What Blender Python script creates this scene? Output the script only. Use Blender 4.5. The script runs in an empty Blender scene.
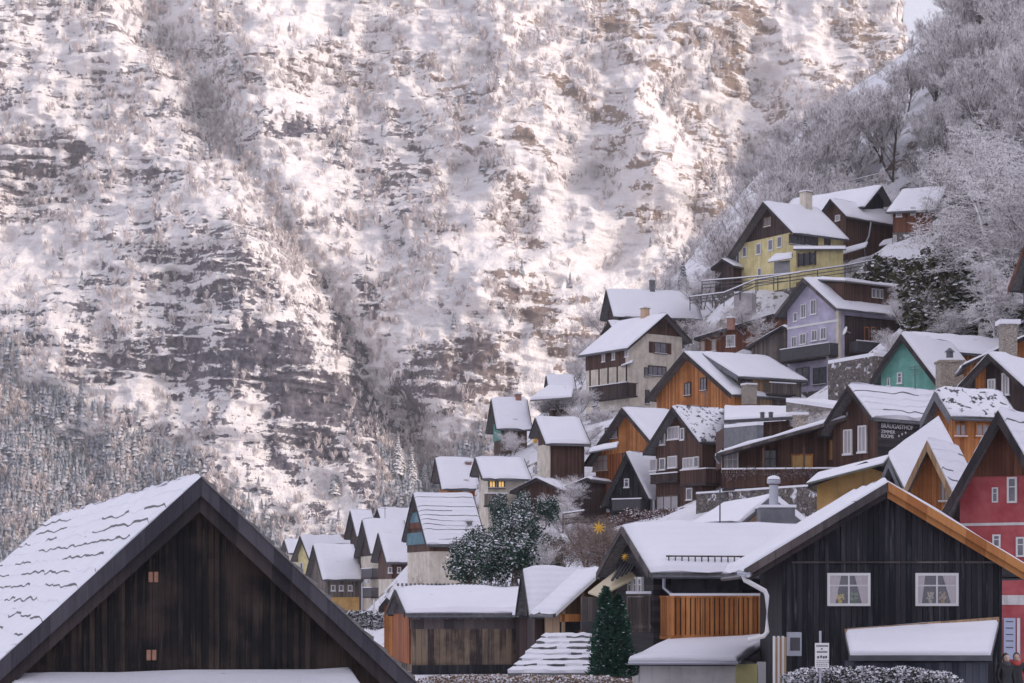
import bpy, bmesh, math, random
import numpy as np
from mathutils import Vector, Matrix

S = bpy.context.scene
COL = S.collection
R = math.radians
F, W, H, ZC, YH = 2000.0, 1024, 683, 3.8, 592.0      # focal length in pixels, picture size, eye height, horizon row
rnd = random.Random(7)
rng = np.random.default_rng(11)

def P(px, py, d):
    """Point in the world seen at (px, py) and standing d metres in front of the viewpoint."""
    return Vector(((px - 512) / F * d, d, ZC + (YH - py) / F * d))

# ---------------------------------------------------------------- camera, light, air
cam = bpy.data.cameras.new('camera'); cam.sensor_width = 36; cam.lens = 36 * F / W
cam.shift_y = (YH - H / 2) / W
cam.clip_start = 0.5; cam.clip_end = 9000
co = bpy.data.objects.new('camera', cam); COL.objects.link(co)
co.location = (0, 0, ZC); co.rotation_euler = (R(90), 0, 0); S.camera = co

SUN_EL, SUN_AZ = 24.0, 116.0       # azimuth measured clockwise from +Y
sd = bpy.data.lights.new('sun', 'SUN'); sd.energy = SUN_E = 2.6; sd.angle = R(10); sd.color = (1.0, .80, .655)
so = bpy.data.objects.new('sun', sd); COL.objects.link(so)
sdir = Vector((math.sin(R(SUN_AZ)) * math.cos(R(SUN_EL)), math.cos(R(SUN_AZ)) * math.cos(R(SUN_EL)), math.sin(R(SUN_EL))))
so.rotation_euler = sdir.to_track_quat('Z', 'Y').to_euler(); so.location = (60, 100, 200)

wd = bpy.data.worlds.new('World'); S.world = wd; wd.use_nodes = True
nt = wd.node_tree; bg = nt.nodes['Background']
sky = nt.nodes.new('ShaderNodeTexSky'); sky.sky_type = 'NISHITA'; sky.sun_disc = False
sky.sun_elevation = R(SUN_EL); sky.sun_rotation = R(SUN_AZ); sky.altitude = 600
sky.air_density = 1.0; sky.dust_density = 4.0; sky.ozone_density = 1.0
hs = nt.nodes.new('ShaderNodeHueSaturation'); hs.inputs['Saturation'].default_value = .45; nt.links.new(sky.outputs[0], hs.inputs['Color'])
cl = nt.nodes.new('ShaderNodeMix'); cl.data_type = 'RGBA'; cl.inputs[0].default_value = .5          # thin bright cloud over the whole sky
cl.inputs[7].default_value = (7.0, 6.85, 8.2, 1); nt.links.new(hs.outputs[0], cl.inputs[6])
nt.links.new(cl.outputs[2], bg.inputs[0]); bg.inputs[1].default_value = .14

vs = S.view_settings; vs.view_transform = 'Standard'; vs.look = 'None'; vs.gamma = 1; vs.use_curve_mapping = False
vs.exposure = 0.42
S.render.engine = 'CYCLES'
cy = S.cycles
cy.use_denoising = True
try: cy.denoiser = 'OPENIMAGEDENOISE'
except Exception: pass
cy.max_bounces = 5; cy.diffuse_bounces = 3; cy.glossy_bounces = 2; cy.transmission_bounces = 2; cy.volume_bounces = 0; cy.transparent_max_bounces = 4
cy.caustics_reflective = False; cy.caustics_refractive = False

# ---------------------------------------------------------------- objects and their properties
def tag(o, label=None, cat=None, group=None, kind=None):
    if label: o['label'] = label
    if cat: o['category'] = cat
    if group: o['group'] = group
    if kind: o['kind'] = kind
    return o

def link(name, me, mats=(), parent=None):
    o = bpy.data.objects.new(name, me)
    COL.objects.link(o)
    if not isinstance(mats, (list, tuple)): mats = [mats]
    for m in mats:
        me.materials.append(M[m] if isinstance(m, str) else m)
    if parent: o.parent = parent
    return o

def empty(name, loc=(0, 0, 0), rz=0.0, label=None, cat=None, group=None):
    o = bpy.data.objects.new(name, None); COL.objects.link(o)
    o.empty_display_size = .3
    o.location = loc; o.rotation_euler = (0, 0, rz)
    return tag(o, label, cat, group)

def dup(o, loc=None, rz=None, sc=None, label=None, parent=None):
    c = o.copy(); COL.objects.link(c)
    if parent: c.parent = parent
    for ch in o.children: dup(ch, parent=c)
    if loc is not None: c.location = loc
    if rz is not None: c.rotation_euler = (0, 0, rz)
    if sc is not None: c.scale = sc if isinstance(sc, (tuple, list)) else (sc,) * 3
    if label: c['label'] = label
    return c

class MB:
    """Collects faces, then links them as one mesh object."""
    def __init__(s): s.v = []; s.f = []; s.m = []
    def add(s, vs_, fs, mi=0):
        b = len(s.v); s.v.extend([tuple(p) for p in vs_])
        for f in fs: s.f.append(tuple(b + i for i in f)); s.m.append(mi)
        return s
    def box(s, x0, x1, y0, y1, z0, z1, mi=0):
        v = [(x0, y0, z0), (x1, y0, z0), (x1, y1, z0), (x0, y1, z0), (x0, y0, z1), (x1, y0, z1), (x1, y1, z1), (x0, y1, z1)]
        return s.add(v, [(0, 3, 2, 1), (4, 5, 6, 7), (0, 1, 5, 4), (1, 2, 6, 5), (2, 3, 7, 6), (3, 0, 4, 7)], mi)
    def hexa(s, lo, hi, mi=0):
        """two rings of points (lower, upper), same order"""
        n = len(lo); v = list(lo) + list(hi)
        fs = [tuple(range(n - 1, -1, -1)), tuple(range(n, 2 * n))]
        fs += [(i, (i + 1) % n, n + (i + 1) % n, n + i) for i in range(n)]
        return s.add(v, fs, mi)
    def beam(s, a, b, w, h, up=(0, 0, 1), mi=0):
        a, b = Vector(a), Vector(b); d = (b - a).normalized(); up = Vector(up)
        sx = d.cross(up)
        if sx.length < 1e-4: sx = d.cross(Vector((1, 0, 0)))
        sx.normalize(); u = sx.cross(d).normalized()
        q = [-sx * w / 2 - u * h / 2, sx * w / 2 - u * h / 2, sx * w / 2 + u * h / 2, -sx * w / 2 + u * h / 2]
        return s.hexa([a + k for k in q], [b + k for k in q], mi)
    def tube(s, pts, r, n=8, mi=0):
        pts = [Vector(p) for p in pts]; rr = r if isinstance(r, (list, tuple)) else [r] * len(pts)
        rings = []
        for i, p in enumerate(pts):
            d = (pts[min(i + 1, len(pts) - 1)] - pts[max(i - 1, 0)]).normalized()
            a = d.cross(Vector((0, 0, 1)))
            if a.length < 1e-3: a = d.cross(Vector((0, 1, 0)))
            a.normalize(); b = a.cross(d)
            rings.append([p + (a * math.cos(2 * math.pi * k / n) + b * math.sin(2 * math.pi * k / n)) * rr[i] for k in range(n)])
        base = len(s.v)
        vv = [q for ring in rings for q in ring]; fs = []
        for i in range(len(rings) - 1):
            for k in range(n):
                fs.append((i * n + k, i * n + (k + 1) % n, (i + 1) * n + (k + 1) % n, (i + 1) * n + k))
        fs.append(tuple(range(n - 1, -1, -1))); fs.append(tuple((len(rings) - 1) * n + k for k in range(n)))
        return s.add(vv, fs, mi)
    def lathe(s, prof, c=(0, 0, 0), n=16, mi=0):
        vv = []; fs = []
        for r, z in prof:
            for k in range(n):
                a = 2 * math.pi * k / n; vv.append((c[0] + r * math.cos(a), c[1] + r * math.sin(a), c[2] + z))
        for i in range(len(prof) - 1):
            for k in range(n): fs.append((i * n + k, i * n + (k + 1) % n, (i + 1) * n + (k + 1) % n, (i + 1) * n + k))
        fs.append(tuple(range(n - 1, -1, -1))); fs.append(tuple((len(prof) - 1) * n + k for k in range(n)))
        return s.add(vv, fs, mi)
    def build(s, name, mats, parent=None, smooth=False, fix=True):
        me = bpy.data.meshes.new(name); me.from_pydata(s.v, [], s.f)
        o = link(name, me, mats, parent)
        me.polygons.foreach_set('material_index', s.m)
        if fix:
            bm = bmesh.new(); bm.from_mesh(me); bmesh.ops.recalc_face_normals(bm, faces=bm.faces); bm.to_mesh(me); bm.free()
        if smooth: me.polygons.foreach_set('use_smooth', [True] * len(me.polygons))
        me.update()
        return o

def np_mesh(name, v, f, mats, parent=None, smooth=False, mi=None):
    """fast mesh from numpy arrays; f is (n, k)"""
    me = bpy.data.meshes.new(name); k = f.shape[1]
    me.vertices.add(len(v)); me.vertices.foreach_set('co', np.asarray(v, np.float32).ravel())
    me.loops.add(f.size); me.loops.foreach_set('vertex_index', f.astype(np.int32).ravel())
    me.polygons.add(len(f)); me.polygons.foreach_set('loop_start', np.arange(0, f.size, k, dtype=np.int32))
    if mi is not None: me.polygons.foreach_set('material_index', np.asarray(mi, np.int32))
    if smooth: me.polygons.foreach_set('use_smooth', np.ones(len(f), bool))
    me.update(calc_edges=True)
    return link(name, me, mats, parent)

# ---------------------------------------------------------------- noise in numpy
_tab = np.random.default_rng(3).random((256, 256))
def vnoise(x, y, seed=0):
    x = np.asarray(x, float) + seed * 17.31; y = np.asarray(y, float) + seed * 9.77
    xi = np.floor(x).astype(int); yi = np.floor(y).astype(int); fx = x - xi; fy = y - yi
    fx = fx * fx * fx * (fx * (fx * 6 - 15) + 10); fy = fy * fy * fy * (fy * (fy * 6 - 15) + 10)
    a = _tab[xi & 255, yi & 255]; b = _tab[(xi + 1) & 255, yi & 255]; c = _tab[xi & 255, (yi + 1) & 255]; d = _tab[(xi + 1) & 255, (yi + 1) & 255]
    return (a * (1 - fx) + b * fx) * (1 - fy) + (c * (1 - fx) + d * fx) * fy
def fbm(x, y, oct=4, seed=0, gain=.5):
    t = 0; a = 1; n = 0
    for i in range(oct):
        t = t + a * (vnoise(x * 2 ** i, y * 2 ** i, seed + i) - .5); n += a; a *= gain
    return t / n * 2          # about -1..1
def sstep(a, b, x):
    t = np.clip((x - a) / (b - a), 0, 1); return t * t * (3 - 2 * t)

# ---------------------------------------------------------------- materials
M = {}
class NT:
    def __init__(s, name):
        s.m = bpy.data.materials.new(name); s.m.use_nodes = True; s.t = s.m.node_tree; s.b = s.t.nodes['Principled BSDF']; M[name] = s.m
        s.out = s.t.nodes['Material Output']
        s.b.inputs['Specular IOR Level'].default_value = .3
        s._tc = None
    def n(s, ty, **kw):
        n = s.t.nodes.new('ShaderNode' + ty)
        for k, v in kw.items(): setattr(n, k, v)
        return n
    def l(s, a, b): s.t.links.new(a, b)
    def put(s, sock, v):
        if isinstance(v, bpy.types.NodeSocket): s.l(v, sock)
        else: sock.default_value = (tuple(v) + (1,)) if isinstance(v, (tuple, list)) and len(v) == 3 and sock.type == 'RGBA' else v
    def tc(s, w='Object'):
        if not s._tc: s._tc = s.n('TexCoord')
        return s._tc.outputs[w]
    def mapping(s, vec, scale=(1, 1, 1), rot=(0, 0, 0)):
        n = s.n('Mapping'); s.l(vec, n.inputs[0]); n.inputs['Scale'].default_value = scale; n.inputs['Rotation'].default_value = rot; return n.outputs[0]
    def noise(s, vec, scale, detail=3, rough=.55, dist=0.0):
        n = s.n('TexNoise'); s.l(vec, n.inputs['Vector']); n.inputs['Scale'].default_value = scale; n.inputs['Detail'].default_value = detail
        n.inputs['Roughness'].default_value = rough; n.inputs['Distortion'].default_value = dist; return n.outputs['Fac']
    def math(s, op, a, b=None, c=None, clamp=False):
        n = s.n('Math', operation=op, use_clamp=clamp); s.put(n.inputs[0], a)
        if b is not None: s.put(n.inputs[1], b)
        if c is not None: s.put(n.inputs[2], c)
        return n.outputs[0]
    def ramp(s, f, a, b):
        n = s.n('MapRange', interpolation_type='SMOOTHSTEP'); s.put(n.inputs['Value'], f); n.inputs['From Min'].default_value = a; n.inputs['From Max'].default_value = b; return n.outputs[0]
    def mix(s, f, a, b):
        n = s.n('Mix', data_type='RGBA'); s.put(n.inputs[0], f); s.put(n.inputs[6], a); s.put(n.inputs[7], b); return n.outputs[2]
    def sep(s, v):
        n = s.n('SeparateXYZ'); s.l(v, n.inputs[0]); return n.outputs
    def bump(s, h, strength=.5, dist=.05):
        n = s.n('Bump'); s.put(n.inputs['Height'], h); n.inputs['Strength'].default_value = strength; n.inputs['Distance'].default_value = dist; s.l(n.outputs[0], s.b.inputs['Normal'])
    def col(s, c, rough=.8):
        s.put(s.b.inputs['Base Color'], c); s.put(s.b.inputs['Roughness'], rough); return s.m
    def up(s):
        g = s.n('NewGeometry'); return s.sep(g.outputs['True Normal'])[2]

def mix3(a, b, t): return tuple(a[i] * (1 - t) + b[i] * t for i in range(3))

def mat_plain(name, c, rough=.7, var=.12, metal=0.0, sc=2.5):
    k = NT(name); n = k.noise(k.tc(), sc, 4)
    k.col(k.mix(n, mix3(c, (0, 0, 0), var), mix3(c, (1, 1, 1), var * .5)), rough); k.b.inputs['Metallic'].default_value = metal
    return k.m

SNOW = (.83, .82, .87)
def mat_snow(name='snow', dirt=None, amount=.0, sc=.8):
    k = NT(name); o = k.tc()
    n1 = k.noise(o, .45, 3); n2 = k.noise(o, 9, 4)
    c = k.mix(n1, (.78, .775, .84), (.87, .86, .89))
    if dirt is not None:
        m = k.ramp(k.noise(o, sc, 5, .65), .62 - amount, .66 - amount)
        c = k.mix(m, c, dirt)
    k.col(c, .65); k.bump(k.math('ADD', k.math('MULTIPLY', n2, .25), n1), .5, .12)
    return k.m

def mat_planks(name, c1, c2, width=.17, horiz=False, streak=.5, gap=.55, wear=None, rough=.75):
    """boards: vertical ones run along z, spaced along whichever of x or y lies in the face"""
    k = NT(name); o = k.tc(); nrm = k.tc('Normal'); x, y, z = k.sep(o)
    if horiz: u, v = z, k.math('ADD', x, y)
    else:
        ax = k.math('ABSOLUTE', k.sep(nrm)[0]); f = k.math('GREATER_THAN', ax, .6)
        mx = k.n('Mix', data_type='FLOAT'); k.put(mx.inputs[0], f); k.put(mx.inputs[2], x); k.put(mx.inputs[3], y); u, v = mx.outputs[0], z
    q = k.math('DIVIDE', u, width); fr = k.math('FRACT', q); fl = k.math('FLOOR', q)
    wn = k.n('TexWhiteNoise', noise_dimensions='1D'); k.l(fl, wn.inputs['W'])
    cb = k.n('CombineXYZ'); k.put(cb.inputs[0], k.math('MULTIPLY', u, 14.0)); k.put(cb.inputs[1], k.math('MULTIPLY', v, .9)); k.put(cb.inputs[2], k.math('MULTIPLY', wn.outputs[0], 40.0))
    g = k.noise(cb.outputs[0], 1.0, 4, .6)
    big = k.noise(o, .55, 4, .6)
    t = k.math('ADD', k.math('MULTIPLY', wn.outputs[0], .45), k.math('MULTIPLY', g, .55))
    t = k.math('ADD', t, k.math('MULTIPLY', k.math('SUBTRACT', big, .5), streak), clamp=True)
    c = k.mix(k.ramp(t, .2, .8), c1, c2)
    if wear is not None:
        c = k.mix(k.math('MULTIPLY', k.ramp(k.noise(cb.outputs[0], .55, 5, .7), .52, .72), .75), c, wear)
    edge = k.math('LESS_THAN', k.math('ABSOLUTE', k.math('SUBTRACT', fr, .5)), .455)
    c = k.mix(k.math('MULTIPLY', k.math('SUBTRACT', 1.0, edge), gap), c, mix3(c1, (0, 0, 0), .75))
    k.col(c, rough); k.bump(k.math('ADD', k.math('MULTIPLY', edge, .6), k.math('MULTIPLY', g, .3)), .6, .02)
    return k.m

def mat_plaster(name, c, stain=(.2, .18, .17), amt=.5):
    k = NT(name); o = k.tc()
    n = k.noise(o, 1.1, 5, .62); n2 = k.noise(k.mapping(o, (3, 3, .35)), 1.0, 4, .6)
    cc = k.mix(k.ramp(n, .25, .75), mix3(c, (.1, .09, .09), .30), mix3(c, (1, 1, 1), .10))
    cc = k.mix(k.math('MULTIPLY', k.ramp(n2, .50, .72), amt), cc, mix3(c, stain, .7))
    k.col(cc, .85); k.bump(k.noise(o, 14, 3), .25, .02)
    return k.m

def mat_stone(name, c1, c2, snow=.0, sc=2.2):
    k = NT(name); o = k.tc()
    vo = k.n('TexVoronoi', feature='F1'); k.l(k.mapping(o, (1, 1, 1.5)), vo.inputs['Vector']); vo.inputs['Scale'].default_value = sc
    ve = k.n('TexVoronoi', feature='DISTANCE_TO_EDGE'); k.l(k.mapping(o, (1, 1, 1.5)), ve.inputs['Vector']); ve.inputs['Scale'].default_value = sc
    c = k.mix(k.sep(vo.outputs['Color'])[0], c1, c2)
    e = k.ramp(ve.outputs['Distance'], .01, .08)
    c = k.mix(e, mix3(c1, (0, 0, 0), .55), c)
    c = k.mix(k.math('MULTIPLY', k.noise(o, 3, 4), .4), c, mix3(c1, c2, .5))
    if snow: c = k.mix(k.ramp(k.math('ADD', k.up(), k.math('MULTIPLY', k.noise(o, 2.2, 4), .9)), 1.0 - snow, 1.12 - snow), c, SNOW)
    k.col(c, .9); k.bump(e, .8, .05)
    return k.m

def mat_snowy(name, c1, c2, lo=.25, hi=.55, nz=.6, sc=1.5, snow=SNOW, rough=.85, trans=None):
    """bark or leaves with snow lying on whatever faces up"""
    k = NT(name); o = k.tc(); n = k.noise(o, sc, 3)
    inf = k.n('ObjectInfo')
    c = k.mix(n, c1, c2)
    f = k.ramp(k.math('ADD', k.up(), k.math('MULTIPLY', k.math('SUBTRACT', n, .5), nz)), lo, hi)
    k.col(k.mix(f, c, snow), rough)
    return k.m
# ---------------------------------------------------------------- mountain face: rock, ledges, snow
def mountain():
    k = NT('mountain_rock'); o = k.tc()
    at = k.n('Attribute', attribute_name='bare'); at.attribute_type = 'GEOMETRY'
    wa = k.n('Attribute', attribute_name='warm'); wa.attribute_type = 'GEOMETRY'
    n1 = k.noise(k.mapping(o, (.045, .045, .24)), 1.0, 7, .70, .5)      # strata
    n2 = k.noise(k.mapping(o, (.3, .3, .09)), 1.0, 5, .65)            # vertical streaks
    n3 = k.noise(o, .35, 4, .6)
    bare = k.math('ADD', at.outputs['Fac'], k.math('ADD', k.math('MULTIPLY', k.math('SUBTRACT', n1, .5), 2.2), k.math('ADD', k.math('MULTIPLY', k.math('SUBTRACT', n2, .5), .9), k.math('MULTIPLY', k.math('SUBTRACT', n3, .5), 1.4))))
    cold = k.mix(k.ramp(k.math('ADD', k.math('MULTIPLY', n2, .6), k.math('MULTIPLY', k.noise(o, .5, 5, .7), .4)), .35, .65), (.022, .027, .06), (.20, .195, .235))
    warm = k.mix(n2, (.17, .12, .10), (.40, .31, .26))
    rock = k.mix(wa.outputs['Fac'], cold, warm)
    snow = k.mix(n3, (.80, .78, .82), (.88, .86, .86))
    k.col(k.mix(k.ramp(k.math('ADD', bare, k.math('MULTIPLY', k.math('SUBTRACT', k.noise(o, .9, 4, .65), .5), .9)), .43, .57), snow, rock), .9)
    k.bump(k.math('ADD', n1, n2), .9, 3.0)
    NU, NV = 1150, 700
    u = np.linspace(-640, 560, NU); v = np.linspace(0, 1, NV)
    U, V = np.meshgrid(u, v, indexing='ij')
    top = 500 - 150 * sstep(236, 258, U[:, 0] + 6 * fbm(u / 9, u * 0, 3, 2)) + 14 * fbm(u / 30, u * 0, 4, 5)
    Z = -6 + V * (top[:, None] + 6)
    # where the features of the face lie, in the units of a map 1024 wide and 592 high
    D = 1040 + Z * .75
    MX = 512 + U / D * 2000; MY = 592 - (Z - ZC) / D * 2000
    wx = MX + 22 * fbm(MX / 60, MY / 60, 4, 21); wy = MY + 16 * fbm(MX / 60, MY / 50, 4, 31)
    def blob(cx, cy, rx, ry, ang=0):
        c, s_ = math.cos(R(ang)), math.sin(R(ang)); a = (wx - cx) * c + (wy - cy) * s_; b = -(wx - cx) * s_ + (wy - cy) * c
        return np.exp(-((a / rx) ** 2 + (b / ry) ** 2) ** 1.5)
    rock = np.zeros_like(U); snow = np.zeros_like(U)
    for b in [(215, 300, 85, 28, 3, 1.15), (205, 262, 60, 18, 0, .7), (175, 378, 85, 26, 4, 1.0), (290, 385, 90, 34, 5, 1.1), (260, 345, 120, 16, 0, .7), (330, 440, 80, 36, 10, .95), (60, 345, 40, 14, 0, .7), (45, 200, 75, 40, 0, .75), (30, 165, 70, 24, 0, .7),
              (60, 90, 110, 60, 0, .35), (285, 92, 55, 13, -3, 1.0), (305, 163, 62, 12, -2, 1.1), (285, 115, 45, 12, 4, .8), (465, 390, 40, 55, 75, .95), (425, 300, 60, 40, 20, .35), (400, 245, 46, 34, 10, .45), (350, 335, 16, 70, -28, .9), (215, 140, 16, 80, -32, .65),
              (560, 190, 70, 60, 35, .4), (640, 260, 40, 60, 0, .35), (470, 215, 40, 30, 0, .3), (720, 90, 30, 90, 0, .5), (725, 60, 14, 60, 0, .5), (840, 60, 45, 60, 0, .35), (590, 100, 50, 60, 40, .35), (380, 60, 40, 60, 0, .35), (545, 330, 60, 40, 30, .45),
              (420, 420, 50, 40, 0, .6), (480, 110, 30, 80, 0, .3), (150, 195, 60, 40, 0, .5)]:
        rock += blob(*b[:5]) * b[5]
    for b in [(45, 285, 75, 18, -8, 1.2), (300, 36, 34, 46, 20, 1.3), (190, 30, 20, 30, 0, .8), (300, 130, 75, 10, -4, .7), (315, 205, 50, 26, 0, .8), (300, 250, 12, 80, -42, 1.2), (345, 300, 12, 60, -38, 1.1), (378, 370, 14, 60, -30, 1.0), (150, 405, 30, 10, 0, 1.0),
              (470, 245, 26, 60, 0, .8), (600, 255, 28, 70, -28, 1.0), (545, 215, 14, 80, -35, .9), (655, 170, 20, 60, -20, .8), (440, 70, 30, 20, 0, .6), (620, 20, 60, 40, 0, .5), (790, 40, 40, 60, 0, .6), (590, 300, 40, 30, 0, .6), (80, 60, 30, 12, 0, .5), (20, 265, 60, 20, 0, .7), (230, 232, 60, 10, 8, .6), (440, 340, 36, 20, 0, .5), (510, 40, 60, 30, 0, .3)]:
        snow += blob(*b[:5]) * b[5]
    strata = fbm(U / 60, (Z + .10 * U) / 7.5, 5, 41, .62); fine = fbm(U / 17, (Z + .12 * U) / 2.8, 4, 51, .6); flute = fbm(U / 10, Z / 55, 4, 61)
    big = fbm(U / 120, Z / 110, 4, 71)
    slope = 52 + 27 * rock - 19 * snow + 17 * strata + 9 * fine + 6 * flute + 8 * big
    slope = np.clip(slope, 27, 86)
    dz = (top[:, None] + 6) / (NV - 1)
    Y = np.cumsum(dz / np.tan(np.radians(slope)), axis=1)
    kx = np.arange(-30, 31); g = np.exp(-(kx / 16.0) ** 2); g /= g.sum()
    Yp = np.pad(Y, ((30, 30), (0, 0)), mode='edge'); Y = .22 * Y + .78 * sum(g[i] * Yp[i:i + NU] for i in range(61))
    lin = np.mean(Y[:, -1]) * V; Y = .55 * lin + .45 * (Y - Y[:, -1:] * V) * 1.6 + .45 * lin
    # two buttresses and a gully that cross the face
    Y += 1010 - 22 * blob(210, 330, 150, 150) + 26 * np.exp(-((wx - (250 + (wy - 180) * .62)) / 26) ** 2) - 18 * blob(560, 200, 120, 240, 30) + .00012 * np.abs(U) ** 1.9 * 0
    ridged = lambda a, b, sd: 1 - np.abs(fbm(a, b, 4, sd, .55)) * 2
    led = ridged(U / 70, (Z + .10 * U) / 11, 151); led2 = ridged(U / 38, (Z + .13 * U) / 5.2, 161)
    ca, sa = math.cos(R(38)), math.sin(R(38)); ru, rz = U * ca + Z * sa, Z * ca - U * sa
    Y -= 20 * ridged(ru / 120, rz / 60, 111) * sstep(350, 600, MX + 30 * big) + 12 * ridged(U / 90, Z / 70, 121) + 7.0 * ridged(U / 34, Z / 26, 131)
    Y -= np.clip(rock + .3, 0, 1) * (2.2 * sstep(.6, .95, led) + 1.2 * sstep(.65, .95, led2))
    Y += 3.2 * flute * np.clip(rock, 0, 1) + 5 * fbm(U / 26, Z / 20, 5, 91) + 1.3 * fine
    wl = sstep(-20, 35, MY - (345 + .62 * np.clip(MX, -200, 330))) * (MX < 420) + sstep(430, 470, MY) * (MX > 380)
    crag = ridged(ru / 26, rz / 13, 141)
    bare = .275 - .38 * np.clip(wl, 0, 1) + .22 * (crag - .55) + .30 * np.clip(rock, 0, 1.25) + .30 * sstep(.55, 1.1, rock) - .55 * snow + .38 * strata + .42 * fine + .16 * flute
    ac, al = (1.2 * U + Z) / 1.56, (U - 1.2 * Z) / 1.56; reg = sstep(250, 420, MX + .3 * (MY - 200))
    gul = ridged(ac / 30, al / 170, 171); gul2 = ridged(ac / 11, al / 60, 181); vert = ridged(U / 9, Z / 48, 191)
    bare += reg * (.34 * (sstep(.45, .9, gul) - .45) + .26 * (gul2 - .6)) + (.28 - .12 * reg) * (vert - .6)
    bare -= np.clip(rock, 0, 1) * (1 - .7 * reg) * (.55 * sstep(.72, .95, led) + .40 * sstep(.74, .95, led2))
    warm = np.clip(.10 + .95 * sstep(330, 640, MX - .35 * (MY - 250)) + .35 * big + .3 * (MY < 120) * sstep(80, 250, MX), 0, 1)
    verts = np.stack([U, Y, Z], -1).reshape(-1, 3)
    i = np.arange(NU * NV).reshape(NU, NV)
    f = np.stack([i[:-1, :-1], i[1:, :-1], i[1:, 1:], i[:-1, 1:]], -1).reshape(-1, 4)
    ob = np_mesh('mountain', verts, f, 'mountain_rock', smooth=True)
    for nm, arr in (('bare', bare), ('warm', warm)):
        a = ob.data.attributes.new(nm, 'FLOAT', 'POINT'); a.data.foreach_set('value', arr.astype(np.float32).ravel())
    tag(ob, kind='structure')
    return U, Y, Z, MX, MY, rock, snow
MU, MYY, MZ, MPX, MPY, MROCK, MSNOW = mountain()

# ---------------------------------------------------------------- far forest on the mountain
def far_trees():
    mat_snowy('far_conifer', (.05, .08, .115), (.11, .14, .18), -.1, 1.05, 1.0, .22, (.80, .79, .86))
    mat_snowy('far_bare', (.36, .31, .315), (.68, .62, .62), -.3, .75, 1.0, .25, (.85, .82, .83))
    def scatter(n, dens, tmpl, hmin, hmax, name, mat, lab):
        NU, NV = MU.shape
        w = dens.ravel(); w = w / w.sum()
        idx = rng.choice(w.size, n, p=w)
        x, y, z = MU.ravel()[idx] + rng.normal(0, .4, n), MYY.ravel()[idx], MZ.ravel()[idx]
        h = rng.uniform(hmin, hmax, n); a = rng.uniform(0, 6.28, n)
        V = []; Fc = []
        for t in range(len(tmpl)):
            tv, tf = tmpl[t]; sel = np.arange(n) % len(tmpl) == t
            m = sel.sum(); c, s_ = np.cos(a[sel])[:, None], np.sin(a[sel])[:, None]; hh = h[sel][:, None]
            X = x[sel][:, None] + (tv[None, :, 0] * c - tv[None, :, 1] * s_) * hh
            Yv = y[sel][:, None] + (tv[None, :, 0] * s_ + tv[None, :, 1] * c) * hh - .6
            Zv = z[sel][:, None] + tv[None, :, 2] * hh - .5
            off = sum(len(q) for q in V)
            V.append(np.stack([X, Yv, Zv], -1).reshape(-1, 3))
            Fc.append((tf[None] + (np.arange(m) * len(tv))[:, None, None]).reshape(-1, 3) + off)
        tag(np_mesh(name, np.concatenate(V), np.concatenate(Fc), mat), kind='stuff', label=lab, cat='forest')
    def conifer(r):
        v = []; f = []
        for L in range(4):
            z0, z1, rad = .12 + .2 * L, .42 + .2 * L, .22 * (1 - .2 * L)
            b = len(v); m = 6; v.append((0, 0, min(z1, 1.0)))
            for q in range(m):
                an = 6.283 * q / m + L; rr = rad * r.uniform(.55, 1.2); v.append((rr * math.cos(an), rr * math.sin(an), z0 + r.uniform(-.06, .03)))
            for q in range(m): f.append((b, b + 1 + q, b + 1 + (q + 1) % m))
        return np.array(v), np.array(f)
    def bare(r):
        v = []; f = []
        for q in range(24):
            an = r.uniform(0, 6.28); z0 = r.uniform(.02, .5); z1 = z0 + r.uniform(.25, .5); rad = .23 * math.sin(min(1, z1) * 2.6) + .04
            p0 = (0.025 * math.cos(an + 1.6), .025 * math.sin(an + 1.6), z0); p1 = (rad * math.cos(an), rad * math.sin(an), min(z1, 1.0))
            p2 = (rad * math.cos(an + .45) * .8, rad * math.sin(an + .45) * .8, min(z1, 1) - .05)
            b = len(v); v += [p0, p1, p2]; f.append((b, b + 1, b + 2))
        return np.array(v), np.array(f)
    r = random.Random(5)
    ct = [conifer(r) for _ in range(5)]; bt = [bare(r) for _ in range(6)]
    patch = fbm(MPX / 45, MPY / 30, 4, 8); patch2 = fbm(MPX / 40, MPY / 40, 4, 18)
    inview = (MPX > -160) & (MPX < 1010) & (MPY > -25) & (MPY < 600)
    line = MPY - (345 + .62 * np.clip(MPX, -200, 330) + 20 * patch2)        # below this line lies the dense wood
    wood = sstep(-20, 35, line) * (MPX < 420) + sstep(430, 470, MPY) * (MPX > 380) * .8
    dens_c = inview * (wood * np.clip(.55 + 1.1 * patch + .4 * sstep(20, 90, line), 0.02, 2) + .002 + .05 * np.clip(patch2 - .25, 0, 1) * (MSNOW < .3))
    dens_b = inview * (wood * np.clip(.42 - .9 * patch, .06, 2) + .20 * np.clip(.2 + 1.3 * patch2, 0, 1) * (MSNOW < .35) * (MROCK < 1.0) + .25 * np.exp(-((MPX - (300 + (MPY - 250) * .62)) / 24) ** 2) + .02)
    scatter(8500, dens_c, ct, 4.5, 11.5, 'conifer_forest', 'far_conifer', 'snow dusted conifer wood climbing the foot of the cliff')
    scatter(17000, dens_b, bt, 4, 8.5, 'frosted_forest', 'far_bare', 'frosted bare woods scattered over ledges of the cliff')
far_trees()

# ---------------------------------------------------------------- haze
def haze():
    k = NT('haze_air'); k.t.nodes.remove(k.b)
    pv = k.n('VolumePrincipled'); pv.inputs['Color'].default_value = (.97, .93, .92, 1); pv.inputs['Density'].default_value = HAZE_D; pv.inputs['Anisotropy'].default_value = .45
    k.l(pv.outputs[0], k.out.inputs['Volume'])
    o = MB().box(-900, 900, -40, 1750, -9, 540).build('haze', 'haze_air'); tag(o, kind='stuff')
HAZE_D = .00022
haze()
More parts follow.
